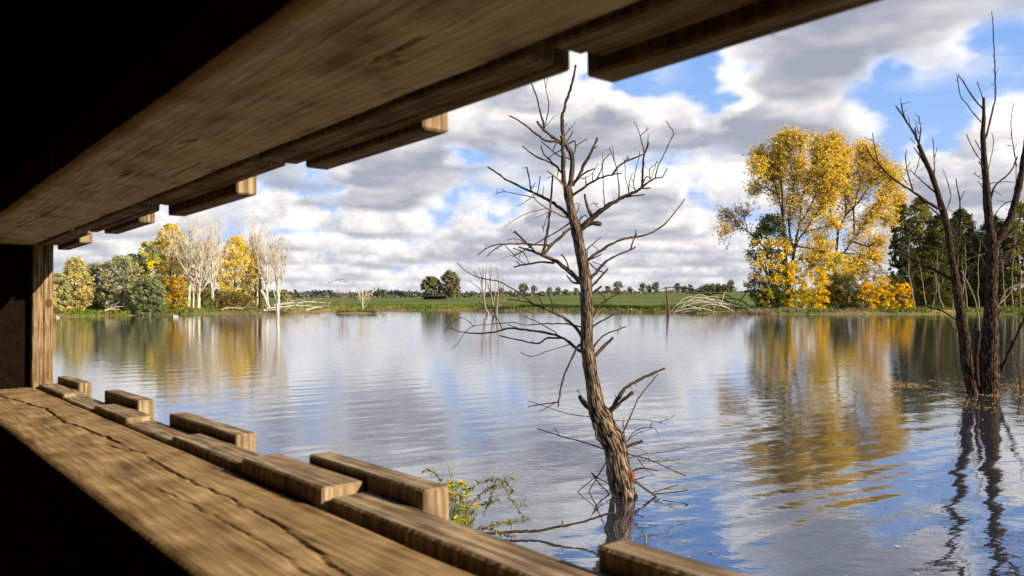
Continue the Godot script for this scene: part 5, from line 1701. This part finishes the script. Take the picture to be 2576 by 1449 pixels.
	for k in 90:
		var a := Vector3(rng.randf_range(-4.5, 4.0), rng.randf_range(-0.05, 0.15), rng.randf_range(-0.6, 0.6))
		stick(fl, a, a + Vector3(rng.randf_range(-1.0, 1.0), rng.randf_range(0.0, 0.75), rng.randf_range(-0.2, 0.2)), Vector3(0, 0.1, 0), rng.randf_range(0.015, 0.04), 4)
	part("twigs", fl.mesh(), mat.pale_twig, fw).set_meta("kind", "stuff")
	for s in [[-2.0, 0.1, 2.0, 0.3], [-4.3, 0.05, -1.6, 0.25], [1.2, 0.1, 4.8, 0.1], [0.0, 0.1, 2.8, 0.9]]:
		var st := MB.new()
		stick(st, Vector3(s[0], s[1], 0), Vector3(s[2], s[3], 0.2), Vector3(0, 0.2, 0), 0.07)
		part("branch", st.mesh(), mat.pale_twig, fw)
	# yellow leaves afloat
	var leaf_mesh := MB.new()
	leaf_mesh.leaf(Vector3.ZERO, Vector3(0.5, 0.02, 0), Vector3(0, 0, 0.38), Color.WHITE)
	leaf_mesh.leaf(Vector3(0.05, 0.03, 0.02), Vector3(0.4, 0.05, 0.1), Vector3(-0.05, 0.02, 0.3), Color.WHITE)
	var mm := MultiMesh.new()
	mm.transform_format = MultiMesh.TRANSFORM_3D
	mm.use_colors = true
	mm.mesh = leaf_mesh.mesh()
	var spots := []
	while spots.size() < 2100:
		var q := Vector2(rng.randf_range(1560, 2620), 0.0)
		var band := rng.randf()
		if band < 0.30:
			q.y = rng.randfn(968.0, 8.0)
			q.x = rng.randf_range(2230, 2620)
		elif band < 0.52:
			q.y = rng.randfn(1000.0, 14.0)
			q.x = rng.randfn(2480, 70)
		elif band < 0.78:
			q.y = rng.randf_range(850, 960)
			q.x = rng.randf_range(1870, 2280)
		else:
			q.y = rng.randf_range(840, 1449)
		if q.y < 800.0:
			continue
		var w := on_water(q.x, q.y)
		if ground_noise.get_noise_2d(w.x * 9.0, w.z * 5.0) < rng.randf_range(-0.3, 0.25) and band < 0.78:
			continue
		if band >= 0.78 and rng.randf() < 0.97:
			continue
		spots.append(w)
	mm.instance_count = spots.size()
	for i in spots.size():
		var s := rng.randf_range(0.03, 0.06)
		mm.set_instance_transform(i, Transform3D(Basis(Vector3.UP, rng.randf() * TAU).scaled(Vector3(s, s, s)), spots[i] + Vector3(0, 0.012, 0)))
		mm.set_instance_color(i, tint([Color(0.62, 0.40, 0.10), Color(0.55, 0.33, 0.07), Color(0.48, 0.27, 0.09), Color(0.66, 0.48, 0.18)]))
	var mi := MultiMeshInstance3D.new()
	mi.name = "floating_leaves"
	mi.multimesh = mm
	mi.material_override = mat.plain_colors
	add_child(mi)
	tag(mi, "yellow fallen leaves drifting on the lake around the right dead tree", "leaves", "", "stuff")

# ---------------------------------------------------------------- near plants
func build_near_plants() -> void:
	rng.seed = 808
	drawn = []
	# branch lying out over the water from the left
	var fd := 8.25
	var fb := thing("fallen_branch", "crooked branch lying just above the water between the sill plants and the tall dead tree", "fallen branch", at(1230, 1340, fd))
	limb(fb, "branch", fd, [8, 5, 1150, 1352, 1230, 1342, 1268, 1340, 1300, 1337, 1350, 1336, 1390, 1328, 1430, 1321, 1470, 1312, 1510, 1298, 1546, 1289], mat.twig, 8, 0.0)
	limb(fb, "twig", fd, [4, 3, 1546, 1291, 1548, 1278, 1546, 1266], mat.pale_twig, 6, 0.0)
	limb(fb, "twig", fd, [4, 3, 1287, 1339, 1288, 1312], mat.pale_twig, 6, 0.0)
	limb(fb, "twig", fd, [4, 3, 1414, 1325, 1415, 1311], mat.twig, 6, 0.0)
	# upright leafy weed behind the last batten
	var wd := 4.6
	var wb := at(1150, 1420, wd)
	wb.y = ground_height(wb.x, wb.z)
	var weed := thing("willowherb", "upright pale green leafy weed behind the battens of the sill", "plant", wb)
	var top := at(1127, 1164, wd) - wb
	var st := MB.new()
	var sp := stem_path(Vector3(0.0, -0.1, 0), top, Vector3(0.06, 0, 0), 14, 0.006)
	st.tube(sp, taper(15, 0.008, 0.003), 6)
	part("stem", st.mesh(), plain(0.7, lin(0.22, 0.26, 0.05)), weed)
	var lf := MB.new()
	for k in 150:
		var f := rng.randf_range(0.45, 1.0)
		var q := sp[int(f * 13.9)].lerp(sp[mini(int(f * 13.9) + 1, 14)], rng.randf())
		var a := rng.randf() * TAU
		var dir := Vector3(cos(a), rng.randf_range(0.2, 0.9), sin(a)).normalized()
		var len := lerpf(0.055, 0.012, pow(f, 3.0)) * rng.randf_range(0.7, 1.2)
		lf.leaf(q + dir * len, dir * len, dir.cross(Vector3.UP).normalized() * len * 0.28, tint([Color(0.28, 0.34, 0.04), Color(0.20, 0.27, 0.035), Color(0.38, 0.40, 0.06)]))
	part("leaves", lf.mesh(), mat.leaf, weed)
	# broad leafy yellow-green plants lower down
	var low := thing("leafy_weed", "bushy yellow-green weeds low behind the last batten", "plant", wb + Vector3(0.04, 0, 0.1))
	var lo := MB.new()
	var los := MB.new()
	for k in 40:
		var e := at(rng.randf_range(1128, 1195), rng.randf_range(1215, 1330), wd + rng.randf_range(-0.25, 0.35)) - low.position
		var p := stem_path(Vector3(rng.randf_range(-0.1, 0.1), -0.1, rng.randf_range(-0.1, 0.1)), e, Vector3(rng.randf_range(-0.08, 0.08), 0, 0.05), 8, 0.01)
		los.tube(p, taper(9, 0.006, 0.002), 5)
		for q in 60:
			var c := p[rng.randi_range(3, 8)]
			var a := rng.randf() * TAU
			var dir := Vector3(cos(a), rng.randf_range(-0.1, 0.8), sin(a)).normalized()
			var len := rng.randf_range(0.010, 0.027)
			lo.leaf(c + dir * len, dir * len, dir.cross(Vector3(0.2, 1, 0.1)).normalized() * len * 0.42, tint([Color(0.26, 0.32, 0.04), Color(0.38, 0.40, 0.05), Color(0.17, 0.24, 0.04), Color(0.48, 0.42, 0.04), Color(0.36, 0.19, 0.05)]))
	part("stems", los.mesh(), plain(0.8, lin(0.13, 0.11, 0.04)), low)
	part("leaves", lo.mesh(), mat.leaf, low)
	# thin arching bramble with sparse small leaves
	var br := thing("bramble", "thin arching bramble with sparse small leaves over the water beside the weeds", "plant", wb + Vector3(0.1, 0, -0.2))
	var bl := MB.new()
	drawn = []
	for s in [[4, 1.6, 1140, 1330, 1160, 1262, 1190, 1225, 1230, 1208, 1270, 1212, 1292, 1240], [3, 1.4, 1150, 1320, 1185, 1270, 1220, 1235, 1260, 1222, 1290, 1262, 1310, 1290, 1325, 1310], [3, 1.4, 1160, 1330, 1200, 1275, 1250, 1258, 1256, 1255], [2.5, 1.3, 1215, 1300, 1235, 1250, 1247, 1212], [2.5, 1.3, 1200, 1340, 1240, 1320, 1300, 1312, 1335, 1305], [2.2, 1.2, 1290, 1262, 1310, 1275, 1322, 1255], [3, 1.4, 1150, 1290, 1128, 1240, 1105, 1205, 1090, 1185], [2.2, 1.2, 1180, 1340, 1215, 1330, 1260, 1340, 1300, 1352], [2.2, 1.2, 1090, 1190, 1075, 1180, 1060, 1192], [2, 1.2, 1252, 1222, 1275, 1204, 1290, 1200]]:
		limb(br, "cane", wd + 0.2, s, plain(0.85, lin(0.10, 0.065, 0.04)), 5, 0.3)
	for k in 760:
		var s: Array = drawn[rng.randi() % drawn.size()]
		var q := at(lerpf(s[0].x, s[1].x, rng.randf()), lerpf(s[0].y, s[1].y, rng.randf()), s[2])
		var dir := rnd_dir()
		var len := rng.randf_range(0.007, 0.018)
		bl.leaf(q + dir * len - br.position, dir * len, dir.cross(rnd_dir()).normalized() * len * 0.4, tint([Color(0.16, 0.17, 0.04), Color(0.22, 0.24, 0.06), Color(0.16, 0.09, 0.035), Color(0.30, 0.27, 0.07)]))
	part("leaves", bl.mesh(), mat.leaf, br)
	# broken reed stubs in the water by the near batten
	var sw := ["short broken stub in the water right behind the near batten's corner", "pale split stub in the water left of the short one", "leaning pale stub in the water, leftmost of the three"]
	var sx := [[1625, 1368, 1342, 9], [1590, 1366, 1350, 5], [1570, 1362, 1345, 5]]
	for i in 3:
		var s: Array = sx[i]
		var dd := depth_of(s[1])
		var o := thing("reed_stub", sw[i], "stub", at(s[0], s[1], dd), "broken stubs in the near water")
		drawn = []
		limb(o, "stub", dd, [s[3], s[3] * 0.6, s[0], s[1] + 20, s[0], s[1], s[0] - 4 + i * 3, s[2]], mat.pale_twig, 6, 0.0, 0.1)
		limb(o, "splinter", dd, [2.5, 1.5, s[0], s[1] - 8, s[0] + 3, s[2] - 2], mat.pale_twig, 5, 0.0)

# ---------------------------------------------------------------- birds
func bird_body(o: Node3D, len: float, body: Color, head: Color) -> void:
	# a swimming bird facing +x: one lathed body with a raised tail, neck and head, and a bill
	var mb := MB.new()
	var p := PackedVector3Array([Vector3(-0.5, 0.16, 0), Vector3(-0.42, 0.12, 0), Vector3(-0.25, 0.09, 0), Vector3(0.0, 0.07, 0), Vector3(0.2, 0.09, 0), Vector3(0.30, 0.16, 0), Vector3(0.34, 0.28, 0), Vector3(0.36, 0.38, 0), Vector3(0.40, 0.43, 0), Vector3(0.47, 0.43, 0)])
	var r := PackedFloat32Array([0.01, 0.06, 0.13, 0.16, 0.14, 0.08, 0.05, 0.055, 0.06, 0.035])
	for i in p.size():
		p[i] *= len
		r[i] *= len
	mb.tube(p, r, 10)
	part("body", mb.mesh(), plain(0.8, body), o)
	var hd := MB.new()
	hd.tube(PackedVector3Array([Vector3(0.345, 0.33, 0) * len, Vector3(0.37, 0.40, 0) * len, Vector3(0.42, 0.44, 0) * len, Vector3(0.475, 0.43, 0) * len]), PackedFloat32Array([0.055 * len, 0.064 * len, 0.066 * len, 0.04 * len]), 9)
	var skull := part("head", hd.mesh(), plain(0.7, head), o)
	var bl := MB.new()
	bl.tube(PackedVector3Array([Vector3(0.47, 0.425, 0) * len, Vector3(0.56, 0.41, 0) * len]), PackedFloat32Array([0.025 * len, 0.012 * len]), 6)
	part("bill", bl.mesh(), plain(0.6, lin(0.5, 0.25, 0.04)), skull)

func build_birds() -> void:
	rng.seed = 909
	var swim := [[442, 797.5, 0.85, 0.6, 0.1, "pale goose swimming before the white bare poplars"], [792, 795.5, 0.7, 0.35, 0.3, "grey goose swimming off the spit right of the rightmost white poplar"], [1855, 794.5, 0.6, 0.12, 0.06, "brown duck swimming before the driftwood, left of the two"], [1877, 794, 0.6, 0.12, 0.06, "brown duck swimming before the driftwood, right of the two"], [146, 799, 0.5, 0.7, 0.7, "tiny white bird at the waterline beside the slot post"], [770, 797, 0.5, 0.15, 0.1, "small dark duck swimming between the spit and the islet"]]
	for s in swim:
		var w := on_water(s[0], s[1])
		var o := thing("swimming_bird", s[5], "bird", w, "birds on the lake")
		bird_body(o, s[2], lin(s[3], s[3] * 0.92, s[3] * 0.82), lin(s[4], s[4] * 0.9, s[4] * 0.8))
		o.rotation.y = PI if int(s[0]) % 2 == 0 else 0.3
	var fly := [[827, 711], [836, 709.5], [844, 705.5], [848, 704.5], [855, 704.5], [861, 703.5], [856, 708.5], [866, 709]]
	var ord := ["first", "second", "third", "fourth", "fifth", "seventh", "sixth", "last"]
	for i in fly.size():
		var p := at(fly[i][0], fly[i][1], 330.0)
		var o := thing("flying_bird", "tiny dark bird flying over the islet, %s of the flock from the left" % ord[i], "bird", p, "flock over the islet")
		var b := MB.new()
		b.tube(PackedVector3Array([Vector3(-0.45, 0, 0), Vector3(-0.15, 0, 0), Vector3(0.2, 0.02, 0), Vector3(0.5, 0.04, 0)]), PackedFloat32Array([0.03, 0.12, 0.10, 0.03]), 7)
		part("body", b.mesh(), plain(0.9, lin(0.05, 0.045, 0.04)), o)
		for sgn in [-1.0, 1.0]:
			var wg := MB.new()
			for f in [0.0, 0.02]:
				wg.leaf(Vector3(0.02, 0.12 + f, sgn * 0.35), Vector3(-0.1, 0.16, sgn * 0.5), Vector3(0.16, 0, 0), Color.WHITE)
			part("wing", wg.mesh(), plain(0.9, lin(0.06, 0.055, 0.05)), o)
		o.rotation.y = rng.randf_range(-0.3, 0.3) + 0.5
